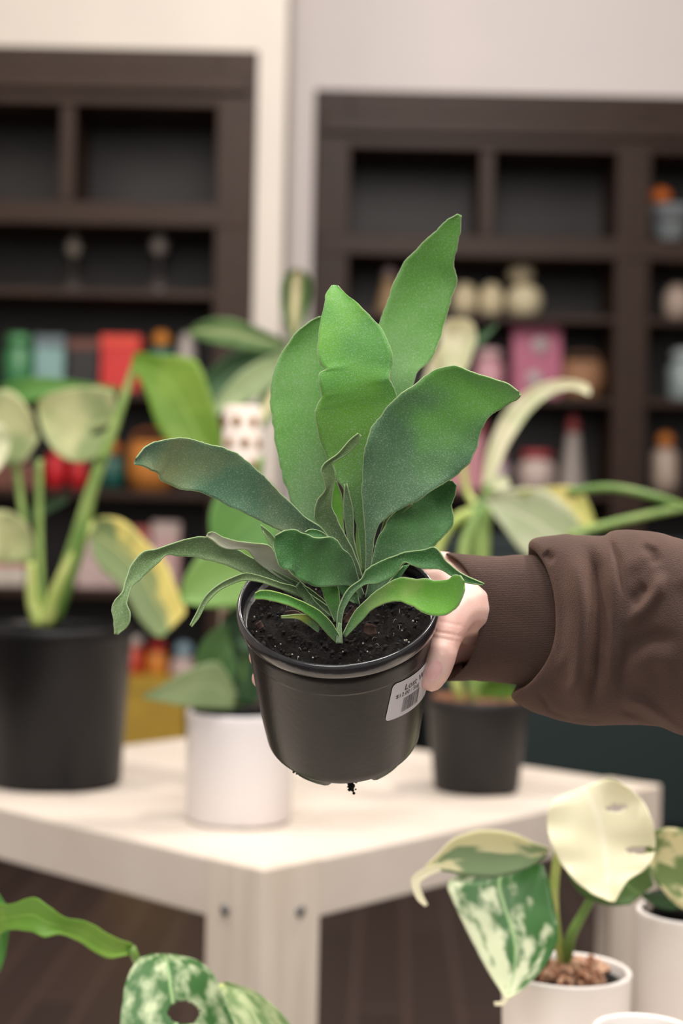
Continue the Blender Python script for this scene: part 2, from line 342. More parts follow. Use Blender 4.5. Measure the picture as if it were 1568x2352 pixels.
rows = [
 ('stick', 135, 195, 534, lsh[0], YL, (62, 58, 56), 'smoky glass candlestick on the shelf below the left cubbies, the one nearer the frame edge', (150, 142, 130)),
 ('stick', 328, 398, 526, lsh[0], YL, (66, 60, 60), 'taller smoky glass candlestick nearer the white corner, on the shelf below the left cubbies', (160, 150, 145)),
 ('jar', 2, 74, 765, lsh[1], YL, (64, 130, 82), 'green jar at the far left of the row with the red pot', (84, 150, 96)),
 ('box', 80, 148, 770, lsh[1], YL, (130, 168, 164), 'pale teal lidded box between the green jar and the black box', (104, 120, 126)),
 ('box', 156, 228, 778, lsh[1], YL, (26, 24, 26), 'black box with reddish brown lid, left of the red pot', (100, 56, 46)),
 ('box', 234, 322, 770, lsh[1], YL, (206, 40, 36), 'bright red box with a scarlet lid, on the shelf above the lime leaf', (216, 62, 44)),
 ('knob', 334, 402, 718, lsh[1], YL, (22, 96, 84), 'dark teal pot with an orange ball on its lid', (204, 128, 40)),
 ('ball', 404, 448, 764, lsh[1], YL, (176, 166, 160), 'pale grey ball standing right of the dark teal pot', None),
 ('box', -60, 88, 1062, lsh[2], YL, (112, 64, 50), 'low reddish brown box under the variegated leaves at the left edge', (130, 86, 76)),
 ('ball', 96, 148, 1040, lsh[2], YL, (198, 22, 34), 'red ball left of its twin below the variegated leaf', None),
 ('ball', 152, 198, 1050, lsh[2], YL, (190, 24, 32), 'smaller red ball right of its twin below the variegated leaf', None),
 ('knob', 226, 284, 985, lsh[2], YL, (20, 84, 74), 'dark green pot with an orange ball lid, beside the big orange basket', (196, 110, 32)),
 ('basket', 288, 402, 985, lsh[2], YL, (196, 124, 50), 'big orange basket behind the tip of the grey green frond', (170, 100, 44)),
 ('box', -40, 62, 1284, lsh[3], YL, (206, 196, 184), 'white box with a red lid at the left edge, behind the green stems', (200, 66, 44)),
 ('box', 178, 282, 1200, lsh[3], YL, (196, 172, 168), 'widest of the three blush pink boxes above the left black pot', (186, 150, 146)),
 ('box', 288, 342, 1210, lsh[3], YL, (206, 176, 172), 'narrow blush pink box in the middle of three', (178, 90, 82)),
 ('box', 350, 412, 1198, lsh[3], YL, (196, 160, 158), 'tall blush pink box nearest the lime leaves', (206, 184, 178)),
 ('jar', 272, 330, 1462, lsh[4], YL, (190, 66, 40), 'red jar with a white lid, right of the left black pot', (206, 196, 188)),
 ('jar', 334, 382, 1478, lsh[4], YL, (214, 130, 40), 'orange jar with a dark red lid, low on the left bookcase', (180, 30, 30)),
 ('knob', 388, 452, 1468, lsh[4], YL, (200, 176, 170), 'pink pot with a pale blue ball lid, low on the left bookcase', (146, 176, 190)),
 ('bowl', 1488, 1600, 470, cubR, YR, (128, 136, 138), 'grey bowl in the cubby at the top right', (100, 104, 108)),
 ('cone', 862, 928, 606, rsh[0], YR, (160, 130, 90), 'cone with a dusty pink top beside the tall frond', (186, 160, 160)),
 ('ball', 1040, 1100, 648, rsh[0], YR, (206, 192, 156), 'cream ball nearest the tall frond in the row of three', None),
 ('ball', 1102, 1160, 648, rsh[0], YR, (208, 194, 158), 'cream ball in the middle of the row of three', None),
 ('ball', 1164, 1250, 650, rsh[0], YR, (210, 198, 164), 'cream ball at the right end of the row, under another ball', None),
 ('jar', 1090, 1162, 800, rsh[1], YR, (206, 150, 160), 'pale pink jar left of the magenta bag', (216, 180, 182)),
 ('bag', 1180, 1288, 745, rsh[1], YR, (176, 88, 118), 'magenta gift bag printed with white rounds', (196, 180, 180)),
 ('basket', 1290, 1394, 806, rsh[1], YR, (160, 116, 84), 'brown basket right of the magenta gift bag', (120, 84, 58)),
 ('box', 1020, 1112, 960, rsh[2], YR, (206, 140, 150), 'pink box with a dark red lid beside the big right frond', (140, 44, 56)),
 ('jar', 1116, 1172, 1040, rsh[2], YR, (200, 176, 184), 'small lilac jar behind the curved cream leaf', (176, 130, 140)),
 ('jar', 1192, 1280, 1034, rsh[2], YR, (200, 180, 172), 'squat white jar with a red lid under the curved cream leaf', (176, 66, 72)),
 ('cone', 1288, 1354, 946, rsh[2], YR, (160, 150, 144), 'grey cone ornament with a red cap, left of the bookcase post', (160, 72, 74)),
 ('ball', 1528, 1594, 650, rsh[0], YR, (180, 160, 146), 'beige ball at the right edge of the photo', None),
 ('jar', 1540, 1620, 800, rsh[1], YR, (150, 164, 164), 'pale blue grey jar at the right edge of the photo', (170, 180, 180)),
 ('knob', 1502, 1566, 950, rsh[2], YR, (186, 166, 150), 'beige pot with an orange ball lid right of the bookcase post', (200, 120, 46)),
]
KG = {'box': 'lidded boxes', 'jar': 'lidded jars', 'ball': 'ball shaped candles', 'knob': 'pots with ball lids', 'stick': 'candlesticks', 'basket': 'baskets', 'cone': 'cone ornaments', 'bowl': 'bowls', 'bag': 'bags'}
for k in rows: ware(*k, group=KG[k[0]] + (' on the left bookcase' if k[5] == YL else ' on the right bookcase'))
# ball stacked on another, and an orange one lying in the bowl
zz = wz(650, YR + .16, 1200)
ware('ball', 1168, 1230, 604, zz - .002, YR, (204, 190, 160), 'cream ball stacked on top of the row of three', None, 'ball shaped candles on the right bookcase')
o_ = W(1515, 452, YR + .18); og = empty('orange_gourd', (o_.x, o_.y, cubR + .06), 'orange gourd lying on the grey bowl in the top right cubby', 'gourd')
build('gourd_flesh', ball(o_, .048, sz=.8), cm((214, 110, 36)), og); build('gourd_stem', tube([o_ + Vector((0, 0, .036)), o_ + Vector((.008, 0, .052))], .005), cm((90, 80, 40)), og)

# dark green counter and mustard crate
gx0, gx1 = W(985, 1600, 6.05).x, 2.4; gz = W(1300, 1238, 6.05).z
gc = empty('counter', ((gx0 + gx1) / 2, 6.25, 0), 'dark green counter standing in front of the right bookcase', 'counter')
build('cabinet', box((gx0, 6.06, .08), (gx1, 6.42, gz - .03)), mat('dark green paint', (28, 44, 44), .45), gc, smooth=False, mods=[('BEVEL', dict(width=.005, segments=2))])
build('plinth', box((gx0 + .03, 6.09, 0), (gx1 - .03, 6.40, .08)), M_black, gc, smooth=False)
build('countertop', box((gx0 - .02, 6.04, gz - .03), (gx1 + .02, 6.44, gz)), mat('dark green top', (36, 54, 54), .4), gc, smooth=False, mods=[('BEVEL', dict(width=.004, segments=2))])
yc = 5.35; a = W(262, 1572, yc); b = W(424, 1572, yc)
M_must = mat('mustard card', (170, 140, 44), .6, (160, 130, 40), 12)
cr_ = empty('storage_bin', ((a.x + b.x) / 2, yc + .15, 0), 'tall mustard yellow bin behind the table, left of the white pot', 'bin')
build('bin_wall', join(box((a.x, yc, 0), (b.x, yc + .012, a.z)), box((a.x, yc + .288, 0), (b.x, yc + .30, a.z)), box((a.x, yc + .012, 0), (a.x + .012, yc + .288, a.z)), box((b.x - .012, yc + .012, 0), (b.x, yc + .288, a.z))), M_must, cr_, smooth=False)
build('bin_rim', join(box((a.x - .006, yc - .006, a.z - .02), (b.x + .006, yc, a.z + .004)), box((a.x - .006, yc + .30, a.z - .02), (b.x + .006, yc + .306, a.z + .004)), box((a.x - .006, yc, a.z - .02), (a.x, yc + .3, a.z + .004)), box((b.x, yc, a.z - .02), (b.x + .006, yc + .3, a.z + .004))), M_must, cr_, smooth=False)

# ------------------------------------------------------------------ main table
ZT = .86
c0 = G(605, 2000, ZT); a1, a2 = R(47.5), R(137.5)
e1 = Vector((math.cos(a1), math.sin(a1), 0)); e2 = Vector((math.cos(a2), math.sin(a2), 0)); LN1 = (G(1552, 1812, ZT) - c0).dot(e1); LN2 = .80
def TB(u0, u1, v0, v1, z0, z1):
    V = [c0.xy.to_3d() + e1 * u + e2 * v + Vector((0, 0, z)) for z in (z0, z1) for u, v in ((u0, v0), (u1, v0), (u1, v1), (u0, v1))]
    return V, box((0, 0, 0), (1, 1, 1))[1]
ctr = c0 + e1 * LN1 / 2 + e2 * LN2 / 2
tb = empty('display_table', (ctr.x, ctr.y, 0), 'whitewashed wooden table with thick corner leg carrying the three blurred potted plants', 'table')
bev = [('BEVEL', dict(width=.0025, segments=2))]
nb = 7; wdt = (LN1 - .05) / nb
for i in range(nb):
    build('top_board', TB(.025 + i * wdt + .0005, .025 + (i + 1) * wdt - .0005, .024, LN2 - .024, ZT - .02, ZT - .001 * (i % 2) - .0005), M_tab, tb, smooth=False, mods=bev)
AH = .066
build('apron', TB(0, LN1, 0, .023, ZT - AH, ZT), M_tab, tb, smooth=False, mods=bev)
build('apron', TB(0, LN1, LN2 - .023, LN2, ZT - AH, ZT), M_tab, tb, smooth=False, mods=bev)
build('apron', TB(0, .024, .0235, LN2 - .0235, ZT - AH, ZT), M_tab, tb, smooth=False, mods=bev)
build('apron', TB(LN1 - .024, LN1, .0235, LN2 - .0235, ZT - AH, ZT), M_tab, tb, smooth=False, mods=bev)
lw = .088
for (u, v, su, sv) in ((0, 0, 1, 1), (LN1, 0, -1, 1), (0, LN2, 1, -1), (LN1, LN2, -1, -1)):
    def rng(a, s, w0, w1): return (a + s * w0, a + s * w1) if s > 0 else (a + s * w1, a + s * w0)
    b1 = rng(u, su, -.003, lw); b2 = rng(v, sv, -.003, .022); b3 = rng(u, su, -.0025, .022); b4 = rng(v, sv, -.0025, lw)
    build('leg', join(TB(b1[0], b1[1], b2[0], b2[1], 0, ZT + .002), TB(b3[0], b3[1], b4[0], b4[1], 0, ZT + .0015)), M_leg, tb, smooth=False, mods=[('BEVEL', dict(width=.002, segments=2))])
    for (du, dv, nrm) in ((.055, -.0035, -e2 * sv), (-.0035, .055, -e1 * su)):
        c = c0 + e1 * (u + su * du) + e2 * (v + sv * dv); c.z = ZT - .052
        q = nrm.to_track_quat('Z', 'Y').to_matrix().to_4x4()
        build('bolt', xf(lathe([(.0065, 0), (.0065, .0015), (.0042, .0035), (.0012, .004)], 20), Matrix.Translation(c) @ q), M_steel, tb)

# ------------------------------------------------------------------ low foreground stand (just out of frame)
ZF = .79
st = empty('plant_stand', (0, 1.05, 0), 'low white stand under the foreground pots', 'stand')
build('tabletop', box((-.55, .72, ZF - .025), (.62, 1.29, ZF)), M_tab, st, smooth=False, mods=bev)
for sx in (-.5, .57):
    for sy in (.77, 1.24): build('leg', box((sx - .02, sy - .02, 0), (sx + .02, sy + .02, ZF - .025)), M_tab, st, smooth=False, mods=bev)

def potbody(r0, r1, h, lip=.004, wall=.004, up=0):
    return lathe([(r0 * .9, 0), (r0, .004), (r1 - .001, h - .012), (r1 + lip * .3, h - .01), (r1 + lip * .3, h - .002), (r1, h), (r1 - wall, h), (r1 - wall - .001, h - .012), (r1 - wall - .003, h - .05), (r0 * .8, .01)], 72)
def soilmesh(c, r, z, amp, n=26, seed=1):
    V, Fc = [], []
    for i in range(n + 1):
        for k in range(48):
            a = 2 * math.pi * k / 48; rr = max(r * i / n, 1e-5); x, y = rr * math.cos(a), rr * math.sin(a)
            V.append(Vector((c[0] + x, c[1] + y, z + amp * noise.fractal(Vector((x * 160 + seed, y * 160, seed)), .8, 2, 4))))
    for i in range(n):
        for k in range(48): Fc.append((i * 48 + k, i * 48 + (k + 1) % 48, (i + 1) * 48 + (k + 1) % 48, (i + 1) * 48 + k))
    return V, Fc

# variegated leaf materials
CREAM, GRN = (226, 224, 176), (88, 124, 66)
V_half = leafmat('cream splashed leaf', (158, 176, 122), (214, 216, 166), vein=(200, 206, 150), scale=9, lo=.45, hi=.56, trans=.3, stretch=(1, 1, 1))
V_cream = leafmat('mostly cream leaf', (246, 242, 210), (206, 218, 168), vein=(252, 248, 222), veinw=.05, scale=11, lo=.52, hi=.7, trans=.2)
V_yel = leafmat('green and yellow leaf', (138, 158, 106), (240, 228, 140), vein=(206, 206, 140), scale=12, lo=.46, hi=.54, trans=.3, bias=(-.35, .08))
V_marb = leafmat('marbled green and white leaf', (56, 104, 46), (196, 210, 168), vein=(150, 184, 124), veinw=.025, scale=3.4, lo=.44, hi=.66, trans=.15, stretch=(1.5, 1.6, 1), uvn=True)
V_lime = leafmat('lime leaf', (112, 152, 50), (134, 168, 66), vein=(150, 184, 90), scale=14, trans=.3)
V_mid = leafmat('mid green leaf', (84, 140, 66), (112, 162, 84), vein=(130, 176, 96), scale=6, trans=.3)
V_deep = leafmat('deep green leaf', (46, 78, 46), (62, 96, 58), vein=(84, 120, 74), scale=6, trans=.15)
V_sage = leafmat('sage green leaf', (128, 150, 104), (150, 168, 122), vein=(170, 184, 140), scale=10, trans=.25)
V_rub = leafmat('green leaf with pale centre', (74, 104, 56), (92, 122, 70), vein=(150, 166, 116), veinw=.16, scale=10, trans=.15)
V_rubc = leafmat('green leaf with cream centre', (70, 100, 52), (84, 114, 60), vein=(226, 214, 170), veinw=.22, scale=10, trans=.15)

# ---- left black pot with variegated monstera
pc = G(92, 1826, ZT) + Vector((0, .105, 0))
pl = empty('potted_monstera', pc, 'large variegated monstera in a wide black nursery pot at the left edge, on the table', 'potted plant')
hp = W(118, 1446, pc.y - .09).z - ZT
build('pot', xf(potbody(.094, .106, hp, .003), Matrix.Translation(pc)), M_black, pl)
build('pot_rim', xf(lathe([(.1065, hp - .016), (.1092, hp - .014), (.1092, hp - .002), (.1065, hp), (.101, hp)], 72, close=True), Matrix.Translation(pc)), M_black, pl)
build('soil', soilmesh(pc, .101, pc.z + hp - .02, .004, seed=3), M_soil, pl)
DL = pc.y
leaf('leaf', [(85, 925), (110, 905), (160, 892), (215, 888), (255, 900), (266, 930)], [(86, 940), (102, 1000), (140, 1050), (190, 1062), (240, 1035), (264, 985)], [DL, DL - .06], pl, V_half, cup=.12, holes=[(.25, .78, .1, .13)], nu=24, sub=8)
leaf('leaf', [(-60, 940), (-10, 898), (30, 900), (62, 935), (85, 985)], [(-60, 1000), (-10, 1062), (30, 1068), (60, 1055), (88, 1010)], [DL, DL - .03], pl, V_half, cup=.1, seed=3)
leaf('leaf', [(-30, 1000), (-10, 975), (10, 980), (22, 1000)], [(-30, 1080), (-10, 1085), (8, 1060), (20, 1030)], [DL - .1, DL - .1], pl, V_cream)
leaf('leaf', [(0, 885), (60, 868), (150, 872), (272, 890)], [(0, 930), (60, 925), (150, 902), (270, 902)], [DL + .02, DL], pl, V_mid)
leaf('leaf', [(304, 826), (312, 810), (365, 815), (425, 820), (455, 833), (478, 890), (497, 950), (510, 1010), (512, 1080), (508, 1120)], [(304, 836), (304, 848), (325, 880), (342, 925), (358, 975), (385, 1015), (420, 1060), (455, 1100), (485, 1120), (504, 1124)], [DL - .05, DL - .09, DL - .1], pl, V_lime, cup=.1)
leaf('leaf', [(85, 1270), (70, 1215), (40, 1183), (0, 1172), (-60, 1180)], [(84, 1282), (55, 1292), (20, 1294), (-10, 1288), (-60, 1260)], [DL, DL - .08], pl, V_half, seed=5)
leaf('leaf', [(208, 1200), (240, 1186), (290, 1200), (335, 1245), (378, 1290), (400, 1340), (424, 1398), (420, 1415)], [(208, 1215), (212, 1270), (235, 1310), (265, 1335), (290, 1372), (318, 1420), (352, 1458), (372, 1464)], [DL - .03, DL - .1], pl, V_yel, cup=.16, seed=6)
leaf('leaf', [(150, 1142), (110, 1150), (70, 1165), (40, 1185)], [(156, 1152), (130, 1168), (90, 1190), (50, 1205)], [DL + .05, DL + .05], pl, V_deep)
gb = DL
for pts, r, m in (([(85, 1430, gb), (62, 1250, gb), (34, 1050, gb)], .0052, M_stem), ([(98, 1430, gb), (90, 1230, gb), (90, 1055, gb - .01)], .0052, M_stem),
                  ([(108, 1430, gb), (165, 1270, gb - .02), (212, 1120, gb - .04), (262, 980, gb - .05), (312, 830, gb - .05)], [.0105, .0095, .0085, .007, .0045], M_stem),
                  ([(122, 1430, gb - .01), (180, 1262, gb - .03), (215, 1110, gb - .03), (240, 1040, gb - .06)], [.010, .009, .0075, .005], M_stemd),
                  ([(92, 1435, gb - .02), (75, 1380, gb - .02), (70, 1290, gb - .02)], [.011, .009, .006], M_stemp),
                  ([(105, 1435, gb - .02), (140, 1330, gb - .03), (215, 1200, gb - .03)], [.011, .008, .005], M_stemp)):
    stem('petiole', pts, r, pl, m)

# ---- white pot with moss pole climber
pc = G(540, 1906, ZT) + Vector((0, .066, 0))
pw = empty('potted_climber', pc, 'lime leaved climber on a white support pole, in a white cylinder pot', 'potted plant')
hp = W(540, 1646, pc.y - .06).z - ZT; Mt = Matrix.Translation(pc)
rw = (W(664, 1800, pc.y).x - W(414, 1800, pc.y).x) / 2
build('pot', xf(potbody(rw * .97, rw, hp, .0, .005), Mt), M_white, pw)
build('inner_pot', xf(lathe([(rw - .008, hp - .02), (rw - .008, hp + .007), (rw - .004, hp + .008), (rw - .004, hp + .011), (rw - .012, hp + .011), (rw - .014, hp - .02)], 64, close=True), Mt), M_black, pw)
build('soil', soilmesh(pc, rw - .014, pc.z + hp - .004, .003, seed=5), M_soil, pw)
DW = pc.y; pp = W(557, 925, DW); pr = (W(602, 1000, DW).x - W(514, 1000, DW).x) / 2
build('support_pole', xf(lathe([(pr, 0), (pr, pp.z - pc.z - hp - .003), (pr - .003, pp.z - pc.z - hp), (pr - .004, 0.001)], 48), Matrix.Translation((pp.x, DW, pc.z + hp - .004))), mat('white pole plastic', (214, 202, 192), .6), pw)
M_coir = mat('brown coir', (124, 90, 52), .9, (150, 104, 60), 60)
dots = []
for i in range(14):
    for k in range(7):
        a = 2 * math.pi * (k + .5 * (i % 2)) / 7; z = pp.z - .025 - i * .027
        nrm = Vector((math.cos(a), math.sin(a), 0)); q = nrm.to_track_quat('Z', 'Y').to_matrix().to_4x4()
        dots.append(xf(lathe([(.0062, -.001), (.0062, .0004), (.003, .0007)], 10), Matrix.Translation(Vector((pp.x, DW, z)) + nrm * pr) @ q))
build('coir_dots', join(*dots), M_coir, pw)
leaf('leaf', [(620, 1110), (570, 1098), (515, 1112), (484, 1170), (483, 1230), (495, 1290)], [(650, 1180), (635, 1240), (600, 1300), (560, 1322), (525, 1322), (500, 1300)], [DW - .05, DW - .07], pw, V_mid, cup=.12)
leaf('leaf', [(610, 1262), (540, 1250), (470, 1268), (430, 1315), (412, 1372)], [(650, 1320), (610, 1372), (545, 1394), (470, 1394), (416, 1384)], [DW - .07, DW - .10], pw, leafmat('pale lime leaf', (126, 168, 84), (140, 180, 98), vein=(150, 190, 110), scale=6), cup=.1)
leaf('leaf', [(540, 1390), (508, 1430), (498, 1500), (515, 1570), (550, 1615)], [(610, 1390), (620, 1450), (622, 1520), (612, 1580), (575, 1622)], [DW - .05, DW - .04], pw, V_deep)
leaf('leaf', [(520, 1430), (480, 1455), (452, 1500), (446, 1555), (455, 1590)], [(545, 1540), (525, 1590), (500, 1605), (475, 1600), (460, 1596)], [DW - .06, DW - .05], pw, leafmat('dull green leaf', (76, 112, 62), (92, 130, 74), vein=(110, 146, 84), scale=8))
leaf('leaf', [(545, 1590), (500, 1522), (430, 1540), (375, 1572), (326, 1598)], [(535, 1628), (480, 1628), (420, 1622), (370, 1612), (328, 1603)], [DW - .07, DW - .12], pw, V_sage, cup=.1)
leaf('leaf', [(600, 1330), (560, 1360), (530, 1420), (520, 1470)], [(640, 1360), (640, 1420), (610, 1480), (560, 1500)], [DW - .04, DW - .05], pw, V_deep)
stem('vine', [(545, 1660, DW - .03), (560, 1500, DW - .035), (545, 1350, DW - .035), (575, 1200, DW - .035), (600, 1050, DW - .03)], .0045, pw, M_stemd)

# ---- rubber plant behind the fern
pc = G(735, 1722, ZT) + Vector((0, .0, 0)); DR = pc.y
pb = empty('potted_rubber_plant', pc, 'rubber plant with long cream centred leaves standing behind the fern held in the hand', 'potted plant')
build('pot', xf(potbody(.042, .055, .11), Matrix.Translation(pc)), M_black2, pb)
build('soil', soilmesh(pc, .050, pc.z + .095, .003, seed=8), M_soil, pb)
stem('stem', [(733, 1560, DR), (715, 1350, DR - .02), (680, 1050, DR - .05), (665, 860, DR - .08), (672, 765, DR - .09)], [.006, .0055, .005, .004, .003], pb, M_stemd)
d_ = DR - .08
leaf('leaf', [(662, 785), (610, 760), (545, 735), (490, 731), (450, 745), (431, 764)], [(655, 806), (605, 806), (545, 800), (490, 790), (450, 777), (433, 769)], [d_, d_ - .08], pb, V_rub, cup=.1)
leaf('leaf', [(670, 778), (648, 725), (643, 670), (655, 630), (682, 616)], [(680, 778), (704, 725), (714, 672), (710, 635), (690, 618)], [d_, d_ - .02], pb, V_rubc, cup=.2)
leaf('leaf', [(655, 798), (590, 796), (530, 812), (480, 850), (468, 880)], [(655, 815), (610, 842), (560, 880), (515, 915), (478, 935)], [d_ + .03, d_ + .02], pb, V_deep, cup=.1)
leaf('leaf', [(655, 806), (595, 828), (545, 862), (508, 905), (472, 955)], [(662, 835), (625, 885), (580, 918), (530, 940), (475, 964)], [d_, d_ - .06], pb, V_sage, cup=.1)
leaf('leaf', [(655, 830), (612, 880), (588, 935), (576, 985)], [(668, 850), (650, 915), (622, 965), (582, 1000)], [d_, d_ - .04], pb, V_rubc, cup=.15)

# ---- right black pot with cream monstera
pc = G(1102, 1832, ZT) + Vector((0, .065, 0)); DP = pc.y
pq = empty('potted_cream_monstera', pc, 'cream variegated monstera in a dark grey pot behind the brown sleeve, on the table', 'potted plant')
hp = W(1102, 1612, pc.y - .06).z - ZT; r1 = (W(1222, 1620, DP).x - W(984, 1620, DP).x) / 2; r0 = (W(1197, 1800, DP).x - W(1003, 1800, DP).x) / 2
build('pot', xf(potbody(r0, r1, hp, .002), Matrix.Translation(pc)), M_black2, pq)
build('pot_rim', xf(lathe([(r1, hp - .016), (r1 + .003, hp - .014), (r1 + .003, hp - .002), (r1, hp), (r1 - .005, hp)], 72, close=True), Matrix.Translation(pc)), M_black2, pq)
build('bark_chips', soilmesh(pc, r1 - .005, pc.z + hp - .001, .006, seed=11), mat('rusty bark', (104, 66, 46), .9, (140, 92, 62), 60), pq)['kind'] = 'stuff'
leaf('moss_tuft', [(1080, 1610), (1100, 1575), (1130, 1560), (1150, 1562)], [(1180, 1612), (1185, 1590), (1175, 1570), (1155, 1563)], [DP - .03, DP - .03], pq, leafmat('bright moss', (84, 130, 50), (110, 150, 60)), cup=.3)
e = DP - .03
leaf('leaf', [(1025, 868), (1012, 810), (1012, 755), (1030, 735), (1060, 732)], [(1062, 866), (1080, 825), (1093, 780), (1090, 750), (1078, 736)], [e - .02, e - .05], pq, V_cream, cup=.3)
leaf('leaf', [(970, 890), (985, 835), (1008, 795)], [(1030, 872), (1036, 830), (1030, 796)], [e, e - .02], pq, V_cream)
leaf('leaf', [(1078, 800), (1100, 768), (1140, 744)], [(1084, 806), (1110, 786), (1142, 748)], [e + .02, e + .02], pq, V_deep)
leaf('leaf', [(1106, 1130), (1116, 1050), (1140, 980), (1180, 922), (1230, 886), (1290, 872), (1340, 880), (1356, 892)], [(1126, 1130), (1150, 1060), (1180, 1000), (1222, 942), (1268, 905), (1310, 893), (1340, 902), (1354, 908)], [e, e - .05], pq, V_cream, cup=.2, rip=.08)
leaf('leaf', [(1106, 1142), (1180, 1122), (1250, 1126), (1310, 1170), (1345, 1230)], [(1112, 1150), (1158, 1215), (1205, 1275), (1260, 1300), (1335, 1262)], [e - .03, e - .09], pq, leafmat('grey cream leaf', (200, 204, 172), (178, 190, 150), vein=(220, 220, 190)), cup=.1)
leaf('leaf', [(1180, 1132), (1260, 1118), (1325, 1120), (1348, 1150), (1370, 1205)], [(1220, 1146), (1265, 1158), (1300, 1182), (1335, 1208), (1366, 1212)], [e - .05, e - .09], pq, leafmat('butter leaf', (226, 214, 136), (190, 196, 110), scale=18), cup=.1)
leaf('leaf', [(1122, 1110), (1140, 1094), (1165, 1095)], [(1126, 1122), (1150, 1126), (1172, 1115)], [e - .03, e - .03], pq, V_cream)
for pts, r, m in (([(1100, 1165, e), (1070, 1120, e + .02), (1052, 960, e), (1046, 850, e - .02)], .005, M_stemp), ([(1100, 1175, e), (1118, 1150, e), (1120, 1110, e)], [.014, .011, .006], M_stemd),
                  ([(1100, 1620, e + .02), (1104, 1400, e), (1102, 1160, e)], [.010, .011, .016], M_stem), ([(1105, 1168, e), (1050, 1192, e - .01), (1012, 1245, e - .01), (1000, 1340, e - .01), (1060, 1620, e)], .0075, M_stemp),
                  ([(1100, 1172, e - .01), (1066, 1260, e - .02), (1070, 1400, e - .02), (1090, 1620, e)], .008, M_stem),
                  ([(1302, 1130, e - .07), (1400, 1120, e - .08), (1500, 1140, e - .09), (1600, 1176, e - .09)], .0055, M_stemd), ([(1300, 1232, e - .08), (1420, 1198, e - .09), (1560, 1168, e - .09), (1640, 1160, e - .09)], .0055, M_stem)):
    stem('petiole', pts, r, pq, m)

# ------------------------------------------------------------------ foreground plants
def white_pot(name, label, cx, ry, wpx, rimpy, d, mt=M_white2, cat='potted plant'):
    r = wpx / 2 / F * d; c = P(cx, rimpy, d); h = c.z - ZF
    c = Vector((c.x, c.y, ZF)); t = empty(name, c, label, cat)
    build('pot', xf(lathe([(r * .9, 0), (r * .93, .004), (r * .99, h - .004), (r, h - .0012), (r - .001, h), (r - .0035, h), (r - .0045, h - .002), (r - .006, h - .03), (r * .7, h * .4)], 72), Matrix.Translation(c)), mt, t)
    return t, c, r, h
fp, c, r, h = white_pot('potted_marbled_monstera', 'small monstera with marbled and cream leaves in a white pot at the bottom right', 1300, 0, 298, 2225, 1.2)
build('liner_pot', xf(lathe([(r - .010, h - .04), (r - .010, h - .010), (r - .0075, h - .008), (r - .012, h - .007), (r - .016, h - .04)], 64, close=True), Matrix.Translation(c)), M_black, fp)
build('soil', soilmesh(c, r - .012, c.z + h - .013, .002, seed=14), M_soil, fp)
chips = []
for i in range(70):
    a = random.uniform(0, 6.28); rr = random.uniform(0, 1) ** .6 * (r - .02); q = Matrix.Translation((c.x + rr * math.cos(a), c.y + rr * math.sin(a) + .002, c.z + h - .006 + random.uniform(0, .008))) @ Matrix.Rotation(random.uniform(0, 6), 4, Vector((random.random(), random.random(), random.random())).normalized())
    s = random.uniform(.003, .006); chips.append(xf(box((-s, -s * .6, -s * .4), (s, s * .6, s * .4)), q))
build('bark_chips', join(*chips), M_bark, fp, smooth=False)['kind'] = 'stuff'
d0 = 1.2
leaf('leaf', [(1085, 1995), (1030, 2025), (1042, 2075), (1078, 2150), (1112, 2215), (1140, 2262), (1160, 2294)], [(1245, 1985), (1262, 2025), (1274, 2090), (1280, 2150), (1255, 2215), (1205, 2268), (1166, 2295)], [d0 - .06, d0 - .10, d0 - .12], fp, leafmat('half cream marbled leaf', (52, 104, 44), (208, 216, 180), vein=(150, 184, 124), veinw=.025, scale=3.6, lo=.42, hi=.58, trans=.15, stretch=(1.5, 1.6, 1), uvn=True, bias=(-.22, .3)), cup=.14, nu=16)
leaf('leaf', [(1160, 2286), (1150, 2300), (1134, 2302)], [(1170, 2288), (1158, 2308), (1136, 2310)], [d0 - .12, d0 - .12], fp, V_cream)
leaf('leaf', [(1262, 1948), (1215, 1930), (1170, 1912), (1100, 1906), (1040, 1928), (1005, 1962), (975, 1992)], [(1254, 1966), (1215, 1992), (1150, 2012), (1080, 2014), (1030, 2004), (1004, 1998), (980, 2002)], [d0 - .05, d0 - .09], fp, leafmat('sage and cream leaf', (146, 170, 128), (242, 238, 196), scale=2.2, lo=.46, hi=.54, bias=(-.3, .12), uvn=True, stretch=(1.2, 1, 1)), cup=.12)
leaf('leaf', [(1010, 1985), (972, 1996), (944, 2022), (955, 2062), (976, 2082)], [(1012, 2000), (985, 2012), (964, 2030), (972, 2058), (982, 2078)], [d0 - .09, d0 - .10], fp, V_cream)
leaf('leaf', [(1337, 1852), (1312, 1828), (1272, 1836), (1256, 1885), (1268, 1945), (1302, 2002), (1350, 2046), (1400, 2070)], [(1343, 1848), (1358, 1808), (1410, 1790), (1482, 1850), (1504, 1940), (1486, 1990), (1440, 2024), (1410, 2072)], [d0 - .04, d0 - .08, d0 - .10], fp, V_cream, cup=.16, nu=48, sub=16, holes=[(.72, .60, .3, .022), (.40, .42, .22, .014)], rip=.03)
leaf('leaf', [(1300, 2005), (1335, 2055), (1390, 2078), (1445, 2078)], [(1400, 1960), (1450, 1960), (1486, 1985), (1500, 2035)], [d0 - .03, d0 - .04], fp, V_deep if False else leafmat('plain green leaf', (84, 118, 60), (110, 140, 84), vein=(130, 160, 100), scale=9))
leaf('leaf', [(1478, 1915), (1530, 1902), (1610, 1915), (1690, 1970)], [(1484, 1985), (1515, 2040), (1580, 2092), (1690, 2080)], [d0 - .02, d0 - .05], fp, leafmat('half cream leaf', (130, 154, 96), (232, 226, 180), scale=2.2, lo=.47, hi=.53, uvn=True), cup=.1)
